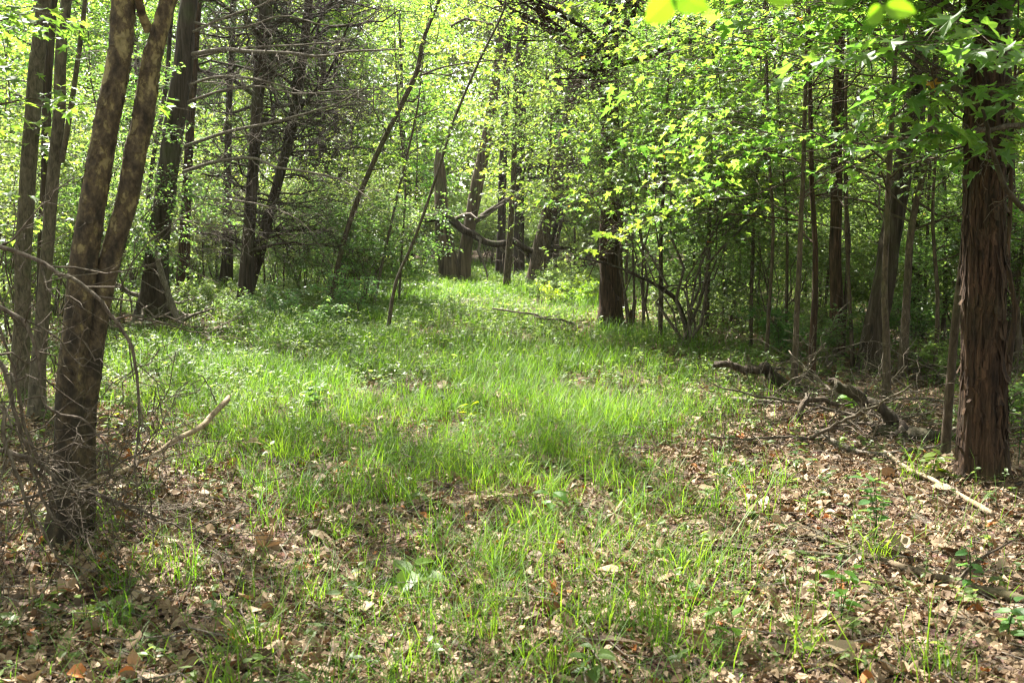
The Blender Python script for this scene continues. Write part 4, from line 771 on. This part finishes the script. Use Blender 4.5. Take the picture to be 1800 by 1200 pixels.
pole('dead_branch', 'bare pole crossing low before the large dark cedar', [(205, 500), (240, 520), (290, 535), (330, 560)], G(330, 570)[1], .1, .03, .05, 'dead_twig', 'branch', 9, 6, .6)
pole('dead_branch', 'forked bare branch lying in the grass near the sunlit patch', [(865, 542), (905, 546), (940, 553), (953, 560), (985, 562), (1010, 570)], G(950, 585)[1], .2, .012, .02, 'dead_twig', 'branch', 8, 9, .5, 24)
pole('dead_branch', 'thin arched branch rising from the thicket before the straight trunk', [(1000, 452), (1060, 462), (1110, 480), (1150, 500), (1190, 530), (1212, 600)], G(1212, 610)[1], .1, .01, .035, 'dark_cedar', 'branch', 9, 8, .7, 28, 'twig')
# heap of dead boughs at the lower left
boughs = [('long drooping dead bough entering from the left edge at trunk height', [(-60, 415), (0, 432), (60, 450), (110, 470), (165, 512), (205, 560), (235, 610), (239, 660), (240, 720), (236, 800), (232, 880)], -.55, .013, .004),
          ('dead bough sagging across the foot of the grey trunk', [(-60, 520), (0, 545), (40, 570), (62, 620), (75, 690), (100, 720), (150, 745), (190, 790), (200, 830)], -.4, .012, .004),
          ('dark dead bough sloping down to the sycamore foot', [(-60, 600), (0, 640), (30, 730), (55, 800), (80, 880), (120, 930)], -.5, .014, .006),
          ('dead bough lying low through the heap left of the sycamore', [(-60, 770), (0, 790), (60, 815), (110, 850), (170, 870), (240, 890), (300, 905)], -.45, .014, .005),
          ('pale dead bough crossing in front of the sycamore foot', [(-40, 900), (20, 880), (90, 862), (150, 845), (210, 815), (280, 790)], -.35, .011, .004),
          ('dead bough bending down to the litter at the far left edge', [(-60, 690), (0, 720), (20, 800), (40, 870), (75, 930), (110, 985)], -.7, .011, .005),
          ('thin dead bough spraying up to the left before the grey trunks', [(100, 900), (60, 800), (30, 700), (10, 600), (-20, 500), (-50, 440)], -.25, .012, .003),
          ('dead bough trailing right over the litter past the sycamore foot', [(130, 850), (200, 885), (270, 905), (330, 930), (370, 960)], -.3, .010, .003)]
for lab, spec, dy, r0, r1 in boughs:
    pole('dead_bough', lab, spec, YL + dy, dy * .2, r0 * .85, r1 * .85, 'twig', 'branch', 7, 14, .5, 34, group='heap of dead boughs at lower left', sub=4, rough=.03)
dbp = pole('dead_branch', 'dry dead branch in the tangle on the litter below the maple stems', [(1420, 760), (1470, 752), (1520, 742), (1580, 738), (1640, 722)], G(1420, 760)[1], 0, .014, .005, 'twig', 'branch', 7, 12, .4, 20, sub=4, group='tangle of dead branches at the right forest edge')
for q in range(20):
    px, py = rg.uniform(1400, 1790), rg.uniform(660, 790); p = G(px, py); p[2] += rg.uniform(.02, .10); f = rg.uniform(.6, 1.2)
    o = dup(dbp, p, rg.uniform(0, 6.28), (f, f), dbp['label'], dbp['group']); o.rotation_euler = (rg.uniform(-.3, .3), rg.uniform(-.45, .15), o.rotation_euler[2])
pole('dead_branch', 'hooked thin dead stem standing in the grass right of the sycamore', [(388, 740), (384, 712), (372, 690), (358, 662), (347, 659)], G(388, 742)[1], 0, .006, .003, 'twig', 'stick', 6, 2, .1)

# ------------------------------------------------------------------ small single plants
def seedling(px, py, label, h=.22, n=6, size=.08, tpl=OVAL, mat='fresh', seed=1, stems=1, kind='seedling'):
    rng = np.random.default_rng(seed); b = G(px, py); root = empty(kind, b, label, 'plant', None); w = MB(); lb = MB()
    for q in range(stems):
        a = rng.random() * 6.28; t = np.linspace(0, 1, 6); hh = h * rng.uniform(.7, 1.1); o = .25 * hh * rng.random()
        P = b + np.stack([np.cos(a) * o * t ** 2, np.sin(a) * o * t ** 2, hh * t - .01], -1); w.tubes(P, np.linspace(.0028, .0012, 6), 5)
        az = rng.random() * 6.28 + np.arange(n) * 2.4; f = np.linspace(.4, 1, n); pos, _ = interp(P[None], f[None]); pos = pos[0]
        d = np.stack([np.cos(az), np.sin(az), rng.uniform(-.15, .35, n)], -1); lb.leaves(pos + d * .01, d, np.array([0, 0, 1.]) + rng.normal(size=(n, 3)) * .25, size * rng.uniform(.6, 1.1, n), tpl, rng)
    w.build('stem', M['herb'], root, b, smooth=True); lb.build('foliage', M[mat], root, b); return root
for a in [(1478, 1100, 'broad leaved seedling with heart shaped leaves at the lower right', .24, 7, .075, OVAL, 'fresh', 1, 2),
          (1540, 965, 'tall leafy seedling standing left of the pale stick', .42, 12, .075, OVAL, 'herb', 2, 3), (720, 1030, 'broad upright weed with two long leaves in the foreground', .12, 5, .17, OVAL, 'fresh', 3, 1),
          (150, 1100, 'small heart leaved seedling on the litter at lower left', .12, 4, .06, OVAL, 'fresh', 4, 2), (195, 1095, 'second small heart leaved seedling at lower left, nearer the grass tufts', .13, 4, .06, OVAL, 'fresh', 5, 2),
          (1290, 1145, 'pale three leaved seedling among foreground blades', .2, 4, .11, OVAL, 'fresh', 6, 1), (1500, 735, 'whorl of broad pale leaves in front of the reddish log', .22, 9, .13, OVAL, 'fresh', 7, 1),
          (1705, 1045, 'dark leaved seedling near the mossy fallen limb', .2, 6, .07, OVAL, 'herb', 8, 2), (1770, 1130, 'dark leaved seedling in the lower right corner', .18, 6, .075, OVAL, 'herb', 9, 2),
          (190, 770, 'yellow green seedling right behind the sycamore foot', .28, 7, .075, OVAL, 'fresh', 10, 3), (305, 780, 'yellow green seedling behind the dry leaning stick', .24, 7, .07, OVAL, 'fresh', 11, 2),
          (555, 740, 'broad leaved plant standing in the grass left of centre', .3, 10, .10, OVAL, 'herb', 12, 3), (820, 755, 'flat whorl of pale leaves in the middle of the grass', .2, 7, .10, OVAL, 'fresh', 13, 1),
          (1640, 840, 'pale leaved seedling on sunlit litter left of the cedar foot', .2, 8, .09, OVAL, 'fresh', 14, 3), (1790, 820, 'spindly pale shoot right of the cedar foot', .4, 8, .05, OVAL, 'fresh', 15, 2),
          (970, 900, 'broad leafed weed in the grass below the centre', .14, 5, .12, OVAL, 'fresh', 16, 1), (1040, 1195, 'small leafy weed at the bottom edge of the picture', .15, 6, .08, OVAL, 'herb', 17, 2),
          (1400, 830, 'small rounded seedling on the litter below the bent branch', .16, 6, .06, OVAL, 'herb', 18, 2)]:
    seedling(*a)

# ------------------------------------------------------------------ leafy twig hanging close to the camera, on a sapling just outside the frame
rng = np.random.default_rng(3); b = np.array([1.15, 1.15, float(gz(1.15, 1.15))])
os_ = empty('overhanging_sapling', b, 'blurred yellow green leaves hanging close at the top edge', 'sapling'); w = MB()
w.tubes(catmull(np.array([b + [0, 0, -.05], b + [.02, 0, .8], b + [-.03, .02, 1.6], b + [-.1, 0, 2.3]]), 16), np.linspace(.018, .007, 16), 9)
p0 = b + np.array([-.05, .01, 1.85]); lbs = MB()
def tw_(pts, r0): C = catmull(np.array(pts), 14); w.tubes(C, np.linspace(r0, .0012, 14), 6); return C
tw_([p0, atY(1620, -30, 1.15), atY(1400, -25, 1.12), atY(1250, -22, 1.1), atY(1150, -20, 1.1)], .005)
L_ = [((1185, -8), (1135, 40), .052), ((1175, -16), (1255, 22), .05), ((1345, -18), (1400, 10), .036), ((1552, 12), (1512, 55), .034), ((1552, 12), (1610, 22), .036), ((1460, -20), (1480, 6), .03)]
tw_([atY(1540, -28, 1.14), atY(1546, -5, 1.14), atY(1552, 12, 1.14)], .0015)
for (x0, y0), (x1, y1), sz in L_:
    a = atY(x0, y0, 1.13); e = atY(x1, y1, 1.11); lbs.leaves(a[None], (e - a)[None], np.array([[.15, -.95, -.15]]), np.array([sz]), OVAL, rng, .15, wid=np.array([1.15]))
w.build('trunk', M['twig'], os_, b, smooth=True); lbs.build('foliage', M['fresh'], os_, b)

# ------------------------------------------------------------------ thin morning haze filling the wood
hb = MB(); x0, x1, y0, y1, z0, z1 = -111, 111, -91, 131, -2, 30
hb.add([(x0, y0, z0), (x1, y0, z0), (x1, y1, z0), (x0, y1, z0), (x0, y0, z1), (x1, y0, z1), (x1, y1, z1), (x0, y1, z1)], None, [[0, 3, 2, 1], [4, 5, 6, 7], [0, 1, 5, 4], [1, 2, 6, 5], [2, 3, 7, 6], [3, 0, 4, 7]])
hm_ = bpy.data.materials.new('haze_air'); hm_.use_nodes = True; hn = hm_.node_tree.nodes; hn.remove(hn['Principled BSDF'])
pv = hn.new('ShaderNodeVolumePrincipled'); pv.inputs['Color'].default_value = (.95, .97, .9, 1); pv.inputs['Density'].default_value = .00025; pv.inputs['Anisotropy'].default_value = .3
hm_.node_tree.links.new(pv.outputs[0], hn['Material Output'].inputs['Volume'])
tag(hb.build('haze', hm_), 'thin pale haze in the air of the wood', 'haze', None, 'stuff')
